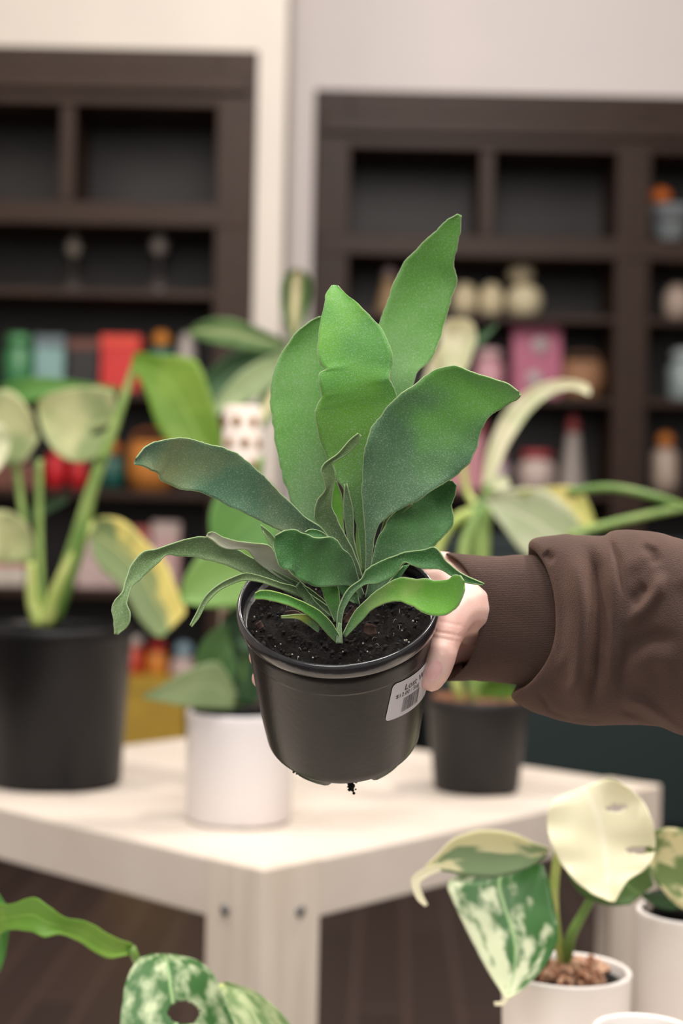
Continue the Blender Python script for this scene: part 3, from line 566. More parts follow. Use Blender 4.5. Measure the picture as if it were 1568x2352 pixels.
stem('petiole', [(1284, 1940, d0 - .03), (1272, 2040, d0 - .02), (1276, 2130, d0), (1292, 2215, d0 + .01)], .0036, fp, M_stemp)
stem('petiole', [(1372, 2040, d0 - .01), (1338, 2100, d0), (1312, 2150, d0), (1298, 2215, d0 + .01)], [.003, .0035, .0042, .0045], fp, M_stemd)
# pot on the right edge
fq, c, r, h = white_pot('white_planter', 'tall white planter with a plant tag at the right edge, beside the marbled monstera', 1592, 0, 258, 2090, 1.26, cat='planter')
build('liner_pot', xf(lathe([(r - .008, h - .04), (r - .008, h + .006), (r - .005, h + .008), (r - .010, h + .009), (r - .014, h - .04)], 64, close=True), Matrix.Translation(c)), M_black, fq)
build('soil', soilmesh(c, r - .012, c.z + h - .006, .002, seed=17), M_soil, fq)
t0 = P(1515, 2092, 1.24)
build('plant_tag', join(([P(1482, 2062, 1.25), P(1530, 2068, 1.235), P(1532, 2102, 1.24), P(1485, 2095, 1.255), P(1482, 2062, 1.2506), P(1530, 2068, 1.2356), P(1532, 2102, 1.2406), P(1485, 2095, 1.2556)], box((0, 0, 0), (1, 1, 1))[1])), mat('grey plant tag', (176, 166, 160), .5), fq, smooth=False)
leaf('leaf', [(1470, 2050), (1520, 2052), (1600, 2040)], [(1476, 2062), (1530, 2090), (1600, 2080)], [1.23, 1.22], fq, V_deep)
# rim peeking over the bottom edge
fr, c, r, h = white_pot('small_white_planter', 'white planter of which only the rim shows at the bottom right corner', 1478, 0, 236, 2362, 1.02, cat='planter')
build('soil', soilmesh(c, r - .006, c.z + h - .02, .002, seed=19), M_soil, fr)
# bottom left plant
fl, c, r, h = white_pot('potted_marbled_pothos', 'marbled leaves with a twisted lime leaf rising at the bottom left', 330, 0, 300, 2520, 1.02)
build('soil', soilmesh(c, r - .008, c.z + h - .01, .002, seed=23), M_soil, fl)
d1 = 1.08
leaf('leaf', [(-60, 2060), (-10, 2072), (20, 2078), (75, 2062), (112, 2082), (150, 2108), (200, 2118), (260, 2152), (304, 2168)], [(-60, 2150), (-10, 2150), (18, 2136), (70, 2140), (102, 2152), (138, 2146), (180, 2162), (245, 2200), (300, 2192)], [d1, d1 - .03, d1 + .01], fl, leafmat('fresh lime leaf', (112, 158, 58), (134, 174, 74), vein=(150, 190, 90), scale=20), cup=.25)
leaf('leaf', [(-80, 2030), (-20, 2040), (8, 2070), (22, 2110), (12, 2190), (0, 2230)], [(-80, 2180), (-40, 2200), (-25, 2210), (-15, 2220), (-8, 2230), (-4, 2236)], [d1 + .02, d1 + .02], fl, V_mid)
leaf('leaf', [(345, 2192), (312, 2208), (288, 2260), (278, 2330), (272, 2410), (290, 2500)], [(400, 2192), (452, 2206), (492, 2240), (520, 2310), (545, 2390), (500, 2480)], [d1, d1 - .05, d1 - .09], fl, V_marb, cup=.16, nu=48, sub=16, holes=[(.18, .62, .3, .07)])
leaf('leaf', [(498, 2262), (500, 2290), (520, 2345), (560, 2440)], [(520, 2254), (600, 2286), (672, 2360), (730, 2470)], [d1 + .01, d1 - .04], fl, leafmat('pale striped leaf', (120, 150, 92), (186, 200, 150), vein=(190, 206, 150), scale=4, uvn=True), cup=.14, nu=14)
stem('petiole', [(505, 2262, d1 + .01), (505, 2340, d1 + .0), (450, 2450, d1 - .02), (350, 2560, d1 - .06)], .003, fl, M_stemp)
stem('petiole', [(302, 2178, d1 + .01), (350, 2300, d1 + .03), (345, 2450, d1), (335, 2560, d1 - .06)], .003, fl, M_stemd)

# ------------------------------------------------------------------ the held fern
RC = P(776, 1380, .83)                       # centre of the pot's rim
ax = (CM.to_3x3() @ Vector((-.03, .821, .57))).normalized()
xx = (CM.to_3x3() @ Vector((1, 0, 0))); xx = (xx - ax * xx.dot(ax)).normalized(); yy = ax.cross(xx)
PM = Matrix.Translation(RC) @ Matrix((xx, yy, ax)).transposed().to_4x4()
PH = .093
fern = empty('potted_staghorn_fern', RC - ax * PH, 'staghorn fern with broad fuzzy fronds in a black nursery pot held up by the hand', 'potted plant')
def wallr(z):   # outer radius of the pot at local height z (0 = rim, negative down)
    pts = [(0, .0500), (-.008, .0498), (-.022, .0492), (-.0225, .0486), (-.05, .0466), (-.070, .0449), (-.082, .0434), (-.0900, .0424), (-.0926, .0400), (-.0935, .0370)]
    for (a, ra), (b, rb) in zip(pts, pts[1:]):
        if b <= z <= a: return ra + (rb - ra) * (a - z) / (a - b)
    return pts[-1][1]
M_pot = mat('thin black pot plastic', (21, 18, 16), .3, (17, 15, 14), 60, .12, 300, spec=.38)
prof = [(.0355, -.0935)] + [(wallr(z), z) for z in (-.0935, -.0925, -.0895, -.086, -.082, -.076, -.07, -.06, -.05, -.04, -.03, -.0235, -.0225, -.022, -.0215, -.015, -.0095)]
prof += [(wallr(-.008) - .001, -.0085), (wallr(-.05) - .0015, -.05), (.0405, -.086), (.0355, -.0915)]
build('pot_wall', xf(lathe(prof, 128, close=True), PM), M_pot, fern)
rim = [(.0495, -.009), (.0519, -.0088), (.0530, -.0075), (.0533, -.0045), (.0531, -.0018), (.0524, -.0004), (.0515, 0), (.0508, -.0004), (.0503, -.0015), (.0500, -.006), (.0488, -.0092)]
build('pot_rim', xf(lathe(rim, 128, close=True), PM), mat('glossy black rim plastic', (24, 24, 28), .25, (36, 36, 40), 120, .15, 250, spec=.7, coat=.3), fern)
build('pot_base', xf(lathe([(.0368, -.0930), (.0368, -.0915), (.001, -.0915), (.001, -.0930)], 64, close=True), PM), M_pot, fern)
NF = 5
for k in range(NF):
    V, Fc = [], []; a0 = -math.pi / 2 + .12 + (k - .5) * 2 * math.pi / NF; n = 14; span = .78
    ring = [(.0378, -.0915), (.0378, -.0935), (.0362, -.0990), (.0348, -.0996), (.0320, -.0984), (.0320, -.0915)]
    for i in range(n + 1):
        t = i / n; k2 = min(1, min(t, 1 - t) * 6); a = a0 + (t - .5) * span
        for rr, z in ring:
            z2 = -.0915 + (z + .0915) * (.35 + .65 * k2); V.append(Vector((rr * math.cos(a), rr * math.sin(a), z2)))
    m = len(ring)
    for i in range(n):
        for j in range(m): Fc.append((i * m + j, i * m + (j + 1) % m, (i + 1) * m + (j + 1) % m, (i + 1) * m + j))
    Fc.append(tuple(range(m))); Fc.append(tuple(reversed([n * m + j for j in range(m)])))
    build('pot_foot', xf((V, Fc), PM), M_pot, fern)
# soil with crumbs
V, Fc = soilmesh((0, 0, 0), .0492, -.013, .0028, n=44, seed=31)
build('soil', xf((V, Fc), PM), M_soil, fern)
crumb = []
for i in range(420):
    a = random.uniform(0, 6.28); rr = random.uniform(0, 1) ** .5 * .046; s = random.uniform(.0004, .0014)
    q = Matrix.Translation((rr * math.cos(a), rr * math.sin(a), -.0125 + random.uniform(-.001, .002))) @ Matrix.Rotation(random.uniform(0, 6), 4, Vector((random.random(), random.random(), random.random() + .1)).normalized())
    crumb.append(xf(ball((0, 0, 0), s, 6, 4, 1.3, .8, .7), PM @ q))
o = build('soil_crumbs', join(*crumb), mat('dark soil crumbs', (14, 12, 11), .9, (34, 27, 23), 300), fern, smooth=False); o['kind'] = 'stuff'
spk = []
for i in range(46):
    a = random.uniform(0, 6.28); rr = random.uniform(.3, 1) ** .5 * .045; s = random.uniform(.0003, .0006)
    spk.append(xf(ball((0, 0, 0), s, 6, 4), PM @ Matrix.Translation((rr * math.cos(a), rr * math.sin(a), -.0108))))
for i in range(26):
    a = random.uniform(0, 6.28); rr = random.uniform(.2, 1) ** .5 * .043; c = Vector((rr * math.cos(a), rr * math.sin(a), -.0105)); g = random.uniform(0, 6.28); l = random.uniform(.002, .0045)
    spk.append(tube([PM @ c, PM @ (c + Vector((math.cos(g) * l * .5, math.sin(g) * l * .5, .0012))), PM @ (c + Vector((math.cos(g) * l, math.sin(g) * l, 0)))], .00009, 4, 3))
o = build('perlite_specks', join(*spk), mat('perlite', (176, 170, 160), .7), fern, smooth=False); o['kind'] = 'stuff'; o['label'] = 'pale specks and root hairs'
M_dry = mat('dry brown scale', (92, 68, 58), .85, (62, 44, 38), 300, .6, 500)
def pd(px, py, z=-.011):  # pixel -> depth on the soil plane
    r = ray(px, py); n = ax; p0 = RC + ax * z; t = (p0 - ORG).dot(n) / r.dot(n); return -(CM.inverted() @ (ORG + r * t)).z
for (A, B) in (([(836, 1440), (842, 1432), (860, 1436)], [(835, 1454), (850, 1460), (866, 1456)]), ([(786, 1425), (797, 1410), (812, 1392)], [(792, 1432), (806, 1426), (816, 1402)]), ([(586, 1435), (598, 1425)], [(596, 1448), (606, 1440)]), ([(655, 1405), (675, 1402), (700, 1412)], [(658, 1415), (678, 1416), (700, 1420)]), ([(768, 1420), (776, 1404)], [(784, 1426), (790, 1408)])):
    dd = pd((A[0][0] + B[0][0]) / 2, (A[0][1] + B[0][1]) / 2) - .004
    leaf('dry_scale', A, B, [dd, dd - .002], fern, M_dry, cup=.2, nu=5, sub=3)
# dangling root crumb under the pot
rt = []
base = PM @ Vector((.0068, -.030, -.0955))
pr_ = [P(806, 1785, .866)]
for i in range(16):
    a = P(806 + random.uniform(-3, 5), 1790 + i * 1.6, .866); b = a + Vector((random.uniform(-.003, .003), random.uniform(-.002, .002), random.uniform(-.0018, .0012)))
    rt.append(tube([a, (a + b) / 2 + Vector((0, 0, random.uniform(-.0008, .0008))), b], [.0005, .0007, .0002], 5, 3))
for i in range(18): rt.append(xf(ball((0, 0, 0), random.uniform(.0004, .0011), 6, 5), Matrix.Translation(P(807 + random.gauss(0, 5), 1806 + random.gauss(0, 7), .866))))
rt.append(tube([P(812, 1778, .864), P(808, 1792, .866), P(806, 1808, .866)], .0003, 5, 4))
build('hanging_root', join(*rt), mat('black root crumb', (22, 18, 16), .9), fern)
rt = []
for i in range(70):
    u = random.random(); q = cr([(618, 1690), (628, 1728), (640, 1748), (662, 1770), (676, 1782)], u * 4); rt.append(ball(P(q[0] + 9 + random.gauss(0, 1.6), q[1] - 5 + random.gauss(0, 3), .872), random.uniform(.0002, .0007), 6, 4))
build('stuck_soil', join(*rt), M_soil, fern)['kind'] = 'stuff'

# price sticker on the pot wall
def hit(px, py):
    r = (PM.inverted().to_3x3() @ ray(px, py)).normalized(); o = PM.inverted() @ ORG; t = .70
    for i in range(4000):
        t += .00005; p = o + r * t
        if p.z < .0 and p.z > -.09 and math.hypot(p.x, p.y) < wallr(p.z): break
    return math.atan2(p.y, p.x), p.z
RS = .047
def th_s(px, py): a, z = hit(px, py); return Vector((a * RS, z))
TL, BL = th_s(902, 1572), th_s(883, 1657)
dn = (BL - TL); SH = dn.length; dn.normalize(); rt_ = Vector((-dn.y, dn.x)); 
if rt_.x < 0: rt_ = -rt_
SW = .052
def onpot(u, v, off):    # sticker coordinates (u right, v down, metres) -> world
    q = TL + rt_ * u + dn * v; a = q.x / RS; r_ = wallr(q.y) + off; return PM @ Vector((r_ * math.cos(a), r_ * math.sin(a), q.y))
V, Fc = [], []; nu_, nv = 60, 30; rc = .0025
def inset(v):
    e_ = min(v, SH - v); return rc - math.sqrt(max(0, rc * rc - (rc - e_) ** 2)) if e_ < rc else 0
vs = [0, .0002, .0006, .0012, .0018] + [.0025 + (SH - .005) * i / nv for i in range(nv + 1)] + [SH - .0018, SH - .0012, SH - .0006, SH - .0002, SH]
for v in vs:
    i0 = inset(v)
    for i in range(nu_ + 1): V.append(onpot(i0 + (SW - 2 * i0) * i / nu_, v, .0003))
for j in range(len(vs) - 1):
    for i in range(nu_): k = j * (nu_ + 1) + i; Fc.append((k, k + 1, k + nu_ + 2, k + nu_ + 1))
stk = build('price_sticker', (V, Fc), mat('white sticker paper', (214, 212, 218), .55), fern, mods=[('SOLIDIFY', dict(thickness=.00012, offset=0))]); stk['label'] = 'white price sticker with a barcode'
M_ink = mat('black ink', (40, 40, 46), .6)
def wrap_text(txt, u, v, size, name):
    cu = bpy.data.curves.new('t', 'FONT'); cu.body = txt; cu.size = size; ob = bpy.data.objects.new('t', cu); COL.objects.link(ob)
    bpy.context.view_layer.update(); dg = bpy.context.evaluated_depsgraph_get(); me = ob.evaluated_get(dg).to_mesh()
    Vt = [onpot(u + p.co.x, v - p.co.y, .0006) for p in me.vertices]; Ft = [tuple(p.vertices) for p in me.polygons]
    ob.evaluated_get(dg).to_mesh_clear(); bpy.data.objects.remove(ob)
    return build(name, (Vt, Ft), M_ink, stk, smooth=False)
wrap_text('Lost World', .0078, SH * .20 + .001, .0046, 'printed_title') if False else wrap_text('Lost W', .0088, SH * .25 + .001, .0058, 'printed_title')
wrap_text('$12.00 / Stag', .0036, SH * .43, .0036, 'printed_price')
bars = []; u = .0098; random.seed(4)
while u < .024:
    wd = random.choice([.00018, .00025, .00045]); q = [onpot(u, SH * .50, .0006), onpot(u + wd, SH * .50, .0006), onpot(u + wd, SH * .88, .0006), onpot(u, SH * .88, .0006)]
    bars.append((q, [(0, 1, 2, 3)])); u += wd + random.choice([.0002, .0003, .0005])
build('barcode', join(*bars), M_ink, stk, smooth=False)

# fronds
EDG = (150, 178, 120)
Fm = dict(base=(88, 112, 84), edge=EDG, fuzz=.42, rough=.55, trans=.22, spec=.35)
F_bright = leafmat('bright fuzzy frond', (112, 176, 48), (92, 160, 66), scale=16, **Fm)
F_mid = leafmat('mid fuzzy frond', (98, 158, 62), (110, 164, 82), scale=16, **Fm)
F_blue = leafmat('blue green fuzzy frond', (84, 128, 96), (140, 154, 104), scale=18, lo=.5, hi=.66, **Fm)
F_deep = leafmat('deep green fuzzy frond', (60, 118, 54), (78, 132, 68), scale=20, **dict(Fm, fuzz=.28))
F_lime = leafmat('lime fuzzy frond', (112, 178, 58), (154, 190, 96), scale=34, lo=.5, hi=.62, **dict(Fm, fuzz=.25))
F_olive = leafmat('olive fuzzy frond', (100, 130, 74), (122, 148, 94), scale=24, **Fm)
F_pale = leafmat('pale underside frond', (160, 172, 138), (142, 158, 118), scale=40, **dict(Fm, trans=.1))
F_grey = leafmat('greyish fuzzy frond', (88, 122, 74), (108, 136, 94), scale=40, **Fm)
def fr_(A, B, D, m, **k): return leaf('frond', A, B, D, fern, m, nu=k.pop('nu', 12), sub=7, jag=k.pop('jag', 1.5), thick=k.pop('thick', .0007), **k)
# tall back right
fr_([(834, 1290), (846, 1160), (852, 1020), (858, 900), (862, 800), (873, 738), (893, 680), (917, 622), (948, 580), (985, 547), (1022, 508), (1050, 492)],
    [(846, 1292), (870, 1165), (922, 1000), (953, 868), (990, 825), (1013, 765), (1034, 695), (1048, 645), (1041, 612), (1048, 578), (1056, 530), (1059, 495)], [.86, .875, .885, .88, .87], F_mid, cup=.10)
# tall back left
fr_([(760, 1260), (715, 1205), (675, 1165), (655, 1115), (640, 1055), (628, 990), (622, 930), (622, 880), (634, 838), (655, 797), (682, 762), (712, 738), (732, 728)],
    [(775, 1262), (765, 1190), (762, 1120), (760, 1060), (758, 1000), (757, 940), (757, 880), (757, 830), (757, 795), (754, 768), (750, 745), (746, 731), (738, 726)], [.855, .862, .868, .872, .87], F_mid, cup=.12)
# centre bright
fr_([(832, 1318), (822, 1220), (800, 1150), (770, 1092), (750, 1050), (733, 1005), (724, 958), (728, 930), (740, 907), (733, 882), (732, 858), (747, 848), (736, 835), (729, 800), (733, 755), (742, 708), (750, 674), (762, 655)],
    [(846, 1318), (842, 1210), (848, 1130), (856, 1070), (872, 1010), (893, 962), (911, 918), (908, 896), (896, 876), (894, 864), (899, 848), (901, 830), (898, 806), (886, 772), (866, 742), (832, 708), (800, 680), (776, 656)],
    [.85, .838, .828, .826, .83, .845], F_bright, cup=.12, rip=.02, nu=16)
# small inner ones
fr_([(776, 1290), (760, 1210), (755, 1150), (764, 1106)], [(806, 1290), (790, 1220), (786, 1150), (772, 1104)], [.85, .85, .845], F_lime, cup=.2)
fr_([(816, 1310), (797, 1230), (789, 1170), (791, 1112)], [(830, 1310), (813, 1240), (810, 1170), (796, 1110)], [.846, .842, .838], F_grey, cup=.25)
fr_([(826, 1310), (818, 1250), (820, 1200), (826, 1170)], [(838, 1310), (836, 1250), (834, 1210), (830, 1172)], [.852, .852], F_lime, cup=.2)
# big right
fr_([(838, 1322), (840, 1260), (836, 1200), (831, 1140), (832, 1080), (836, 1035), (850, 988), (875, 950), (912, 912), (955, 880), (998, 849), (1040, 840), (1080, 853), (1125, 867), (1165, 881), (1190, 899)],
    [(850, 1322), (856, 1262), (868, 1210), (908, 1176), (955, 1152), (1000, 1124), (1040, 1098), (1070, 1070), (1091, 1042), (1098, 1008), (1111, 976), (1130, 952), (1152, 940), (1174, 926), (1187, 917), (1195, 908)],
    [.84, .832, .826, .822, .815, .80], F_blue if False else leafmat('two tone fuzzy frond', (82, 126, 84), (102, 166, 66), scale=12, bias=(0, .22), lo=.46, hi=.6, **Fm), cup=.15, rip=.025, nu=16)
fr_([(868, 1250), (880, 1200), (900, 1175), (940, 1150)], [(876, 1252), (896, 1212), (916, 1188), (948, 1158)], [.845, .84], leafmat('straw frond underside', (150, 160, 90), (170, 176, 104), **Fm))
# right mid dark
fr_([(838, 1372), (850, 1315), (858, 1270), (870, 1230), (895, 1190), (920, 1165), (945, 1143), (970, 1121), (995, 1108), (1018, 1103), (1037, 1104)],
    [(852, 1380), (884, 1345), (920, 1300), (958, 1278), (992, 1258), (1012, 1236), (1036, 1212), (1041, 1186), (1038, 1162), (1045, 1135), (1048, 1114)], [.842, .838, .84, .845, .84], F_deep, cup=.14, rip=.02)
# left grey green
fr_([(792, 1300), (750, 1225), (705, 1190), (662, 1150), (625, 1113), (592, 1080), (555, 1050), (515, 1029), (475, 1019), (440, 1009), (405, 1006), (365, 1012), (335, 1026), (312, 1052)],
    [(780, 1308), (715, 1240), (648, 1222), (598, 1197), (548, 1172), (505, 1152), (465, 1132), (425, 1125), (390, 1115), (371, 1101), (362, 1086), (345, 1080), (325, 1071), (308, 1066)],
    [.845, .835, .825, .815, .80], F_blue, cup=.13, rip=.02, nu=16)
# twisted centre
fr_([(822, 1330), (790, 1270), (752, 1218), (723, 1190), (728, 1152), (746, 1125), (743, 1100), (737, 1082), (745, 1064), (775, 1042), (802, 1012), (822, 995)],
    [(834, 1328), (810, 1262), (785, 1215), (768, 1180), (762, 1150), (768, 1110), (770, 1085), (764, 1066), (772, 1058), (800, 1041), (820, 1020), (829, 1000)], [.828, .818, .808, .805, .80], F_olive, cup=.25)
# curled pale
fr_([(762, 1405), (705, 1350), (665, 1312), (640, 1285), (626, 1262), (606, 1250), (565, 1246), (520, 1236), (490, 1222), (478, 1224)],
    [(752, 1412), (685, 1352), (632, 1322), (598, 1298), (580, 1278), (564, 1262), (535, 1262), (508, 1257), (488, 1242), (473, 1232)], [.832, .822, .812, .805, .80], leafmat('grey pink folded frond', (176, 182, 146), (192, 192, 172), scale=30, **Fm), cup=.2)
# front left broad
fr_([(836, 1365), (822, 1325), (812, 1290), (790, 1262), (762, 1234), (735, 1236), (705, 1228), (680, 1217), (655, 1217), (632, 1230)],
    [(828, 1376), (808, 1348), (778, 1346), (738, 1347), (704, 1341), (680, 1327), (668, 1312), (648, 1306), (636, 1285), (627, 1256)], [.828, .815, .805, .80, .80], F_deep, cup=.16, rip=.03, nu=16)
fr_([(760, 1240), (740, 1222), (715, 1215), (700, 1222)], [(770, 1246), (745, 1238), (720, 1235), (702, 1228)], [.825, .822], F_deep, cup=.2)
fr_([(640, 1250), (622, 1225), (598, 1205)], [(650, 1262), (628, 1262), (604, 1222)], [.835, .83], F_olive, cup=.2)
# long ribbon left
fr_([(776, 1412), (725, 1362), (665, 1328), (610, 1300), (555, 1268), (515, 1250), (478, 1232), (435, 1237), (400, 1247), (362, 1260), (328, 1268), (303, 1295), (289, 1330), (280, 1360), (262, 1380), (256, 1402), (262, 1432), (263, 1457)],
    [(768, 1422), (705, 1380), (645, 1354), (590, 1331), (540, 1307), (495, 1291), (452, 1281), (415, 1277), (382, 1275), (364, 1292), (340, 1314), (320, 1333), (303, 1346), (296, 1366), (293, 1386), (300, 1408), (296, 1434), (271, 1457)],
    [.832, .82, .81, .80, .785, .78], F_olive, cup=.22, rip=.05)
# thin ribbon left
fr_([(785, 1418), (735, 1380), (690, 1352), (645, 1338), (600, 1323), (565, 1316), (535, 1325), (500, 1343), (472, 1368), (452, 1405), (436, 1436)],
    [(778, 1426), (725, 1388), (682, 1366), (640, 1352), (600, 1338), (560, 1334), (528, 1344), (498, 1362), (474, 1388), (455, 1422), (440, 1440)], [.832, .82, .81, .80, .795], F_olive, cup=.2)
fr_([(760, 1415), (730, 1388), (700, 1350), (690, 1335)], [(750, 1420), (715, 1398), (688, 1365), (680, 1345)], [.828, .82], F_grey)
# low front left
fr_([(786, 1472), (766, 1436), (740, 1408), (702, 1385), (642, 1361), (602, 1356), (586, 1362)], [(774, 1478), (750, 1455), (728, 1430), (698, 1407), (658, 1389), (615, 1378), (583, 1375)], [.805, .797, .79, .79], leafmat('fresh green frond', (72, 138, 44), (86, 150, 56), scale=30, **dict(Fm, fuzz=.2, edge=(160, 188, 96))), cup=.18)
fr_([(772, 1478), (774, 1450), (778, 1430)], [(786, 1478), (785, 1455), (783, 1432)], [.803, .805], F_grey)
fr_([(736, 1437), (712, 1415), (690, 1411), (645, 1415)], [(730, 1453), (700, 1431), (680, 1421), (646, 1419)], [.80, .795, .795], leafmat('yellowing frond', (66, 122, 44), (150, 160, 60), scale=40, **dict(Fm, fuzz=.2)), cup=.2)
fr_([(768, 1428), (752, 1390), (738, 1355), (735, 1335)], [(779, 1430), (782, 1390), (776, 1350), (770, 1335)], [.822, .82], leafmat('fresh stalk frond', (72, 130, 44), (62, 116, 44), **dict(Fm, fuzz=.2)), cup=.2)
fr_([(812, 1385), (790, 1372), (776, 1352), (770, 1340)], [(826, 1388), (820, 1362), (812, 1345), (806, 1335)], [.83, .828], F_deep)
# front right lime
fr_([(786, 1458), (812, 1408), (840, 1378), (875, 1350), (912, 1329), (950, 1329), (990, 1332), (1024, 1331), (1042, 1320), (1056, 1322), (1065, 1334)],
    [(793, 1464), (824, 1432), (852, 1403), (882, 1386), (915, 1382), (944, 1391), (975, 1408), (1010, 1415), (1042, 1401), (1059, 1378), (1067, 1352)], [.807, .80, .79, .782, .775], F_lime, cup=.16, rip=.02)
# dark twisted to the right
fr_([(772, 1450), (777, 1398), (798, 1354), (828, 1331), (842, 1310), (872, 1290), (908, 1276), (930, 1268), (965, 1264), (1000, 1258), (1026, 1290), (1062, 1318), (1112, 1341)],
    [(782, 1450), (790, 1402), (810, 1366), (836, 1344), (872, 1338), (908, 1320), (926, 1292), (948, 1298), (972, 1306), (1012, 1308), (1034, 1322), (1064, 1337), (1108, 1344)], [.812, .812, .81, .808, .80], F_deep, cup=.25, rip=.04)
fr_([(850, 1385), (885, 1345), (925, 1300)], [(862, 1388), (905, 1345), (940, 1296)], [.838, .832], F_deep)

# ------------------------------------------------------------------ the person: hand, forearm, sleeve
M_skin = mat('pale skin', (238, 200, 188), .45, (234, 188, 176), 55, .12, 700, sub=.25)
per = empty('person', P(1250, 1420, .88), 'person in dark brown sweatshirt sleeve, hand gripping the black fern pot', 'person')
def chain(pts, step=.0022):
    out = []; n = len(pts)
    tot = 60 if n < 4 else 100
    for i in range(tot + 1):
        q = cr(pts, (n - 1) * i / tot); out.append((P(q[0], q[1], q[2]), q[3]))
    return out
HS = []
# thumb: base (inside the cuff) -> tip
HS += chain([(1120, 1400, .885, .019), (1075, 1395, .868, .0170), (1047, 1405, .853, .0128), (1024, 1458, .842, .0095), (1006, 1512, .838, .0093), (991, 1560, .838, .0069)])
HS += chain([(1012, 1500, .836, .0090), (1004, 1527, .836, .0086), (996, 1548, .838, .0078)])
# heel of the hand and web
HS += chain([(1140, 1400, .895, .022), (1085, 1400, .885, .0175), (1055, 1375, .880, .0165), (1020, 1345, .883, .0150)])
HS += chain([(1090, 1440, .880, .0100), (1080, 1460, .878, .0060), (1072, 1464, .877, .0040)])
HS += chain([(1060, 1330, .888, .0130), (1010, 1310, .895, .0110), (960, 1320, .905, .0100)])
# palm behind the pot
for y, dy in ((1350, 0), (1400, 8), (1450, 14), (1500, 16)):
    HS += chain([(1110, 1400 + (y - 1400) * .5, .898, .017), (1035, 1405 + (y - 1400) * .75, .906, .013), (950, y + 20, .922, .0115)])
# four fingers wrapping round the back of the pot, tips at its left side
HS += chain([(950, 1400, .920, .0100), (860, 1405, .945, .0088), (740, 1425, .948, .0082), (640, 1450, .922, .0076), (612, 1470, .893, .0062)])
HS += chain([(950, 1440, .922, .0102), (850, 1450, .945, .0090), (720, 1472, .942, .0084), (622, 1498, .905, .0076), (596, 1508, .874, .0064)])
HS += chain([(950, 1490, .925, .0100), (850, 1500, .943, .0088), (720, 1528, .938, .0082), (626, 1552, .900, .0072), (602, 1558, .876, .0062)])
HS += chain([(950, 1530, .925, .0090), (860, 1545, .940, .0078), (760, 1580, .940, .0070), (690, 1610, .922, .0060)])
# forearm
HS += chain([(1130, 1402, .895, .0225), (1250, 1415, .885, .025), (1450, 1440, .86, .031), (1750, 1500, .82, .036), (2150, 1660, .78, .040), (2640, 1810, .742, .046)])
bm = bmesh.new()
for c, r_ in HS:
    bmesh.ops.create_icosphere(bm, subdivisions=2, radius=max(r_, .001), matrix=Matrix.Translation(c))
me = bpy.data.meshes.new('tmp'); bm.to_mesh(me); bm.free()
tmp = bpy.data.objects.new('tmp', me); COL.objects.link(tmp)
md = tmp.modifiers.new('r', 'REMESH'); md.mode = 'VOXEL'; md.voxel_size = .0011
sm = tmp.modifiers.new('s', 'SMOOTH'); sm.factor = .6; sm.iterations = 9
bpy.context.view_layer.update(); ev = tmp.evaluated_get(bpy.context.evaluated_depsgraph_get()); m2 = ev.to_mesh()
V = [v.co.copy() for v in m2.vertices]; Fc = [tuple(p.vertices) for p in m2.polygons]
ev.to_mesh_clear(); bpy.data.objects.remove(tmp)
# thumb: knuckle creases pressed into the surface, then the nail laid on it
CI = CM.inverted()
def px_of(p): q = CI @ p; return 784 - q.x / q.z * F, 1176 + q.y / q.z * F, -q.z
creases = [((985, 1448), (1062, 1462), .0004), ((988, 1462), (1058, 1474), .0003), ((1000, 1425), (1060, 1437), .00025)]
for i, v in enumerate(V):
    x, y, d = px_of(v)
    if 960 < x < 1080 and 1400 < y < 1600 and d < .845:
        for (ax_, ay_), (bx_, by_), amp in creases:
            t = ((x - ax_) * (bx_ - ax_) + (y - ay_) * (by_ - ay_)) / ((bx_ - ax_) ** 2 + (by_ - ay_) ** 2); t_ = max(0, min(1, t))
            dd = math.hypot(x - ax_ - t_ * (bx_ - ax_), y - ay_ - t_ * (by_ - ay_)); v += (v - ORG).normalized() * amp * 1.6 * math.exp(-(dd / 3.0) ** 2)
body = build('hand_and_forearm', (V, Fc), M_skin, per)
from mathutils.bvhtree import BVHTree
bvh = BVHTree.FromPolygons(V, Fc)
def nailmesh():
    Vn, Fn = [], []; c = (996, 1541); ang = math.atan2(1560 - 1500, 990 - 1012); ux, uy = math.cos(ang), math.sin(ang); sx, sy = -uy, ux; n = 14
    for i in range(n + 1):
        for j in range(n + 1):
            a = i / n * 2 - 1; b = j / n * 2 - 1
            w_ = (1 - .35 * max(0, -a) ** 2.5 - .30 * max(0, a) ** 3) * math.sqrt(max(0, 1 - .0 * a * a))
            px = c[0] + ux * a * 25 + sx * b * 19 * w_; py = c[1] + uy * a * 25 + sy * b * 19 * w_ - (0)
            # rounded ends
            px -= ux * 7 * (b * b) * (1 if a > 0 else -1) * abs(a); py -= uy * 7 * (b * b) * (1 if a > 0 else -1) * abs(a)
            r = ray(px, py).normalized(); h_ = bvh.ray_cast(ORG, r)
            dist = h_[3] if h_[0] is not None else .85
            Vn.append(ORG + r * (dist - .00028 + .0005 * max(0, abs(b) - .85) / .15))
    for i in range(n):
        for j in range(n): k = i * (n + 1) + j; Fn.append((k, k + 1, k + n + 2, k + n + 1))
    return Vn, Fn
nm = mat('fingernail', (240, 186, 182), .22, (244, 200, 194), 120, spec=.6, coat=.4)
Vn, Fn = nailmesh(); base = gloc(per)
bmm = bmesh.new(); bmm.from_mesh(body.data); vs_ = [bmm.verts.new(v - base) for v in Vn]
for f in Fn:
    q = bmm.faces.new([vs_[i] for i in f]); q.material_index = 1; q.smooth = True
bmm.to_mesh(body.data); bmm.free(); body.data.materials.append(nm)

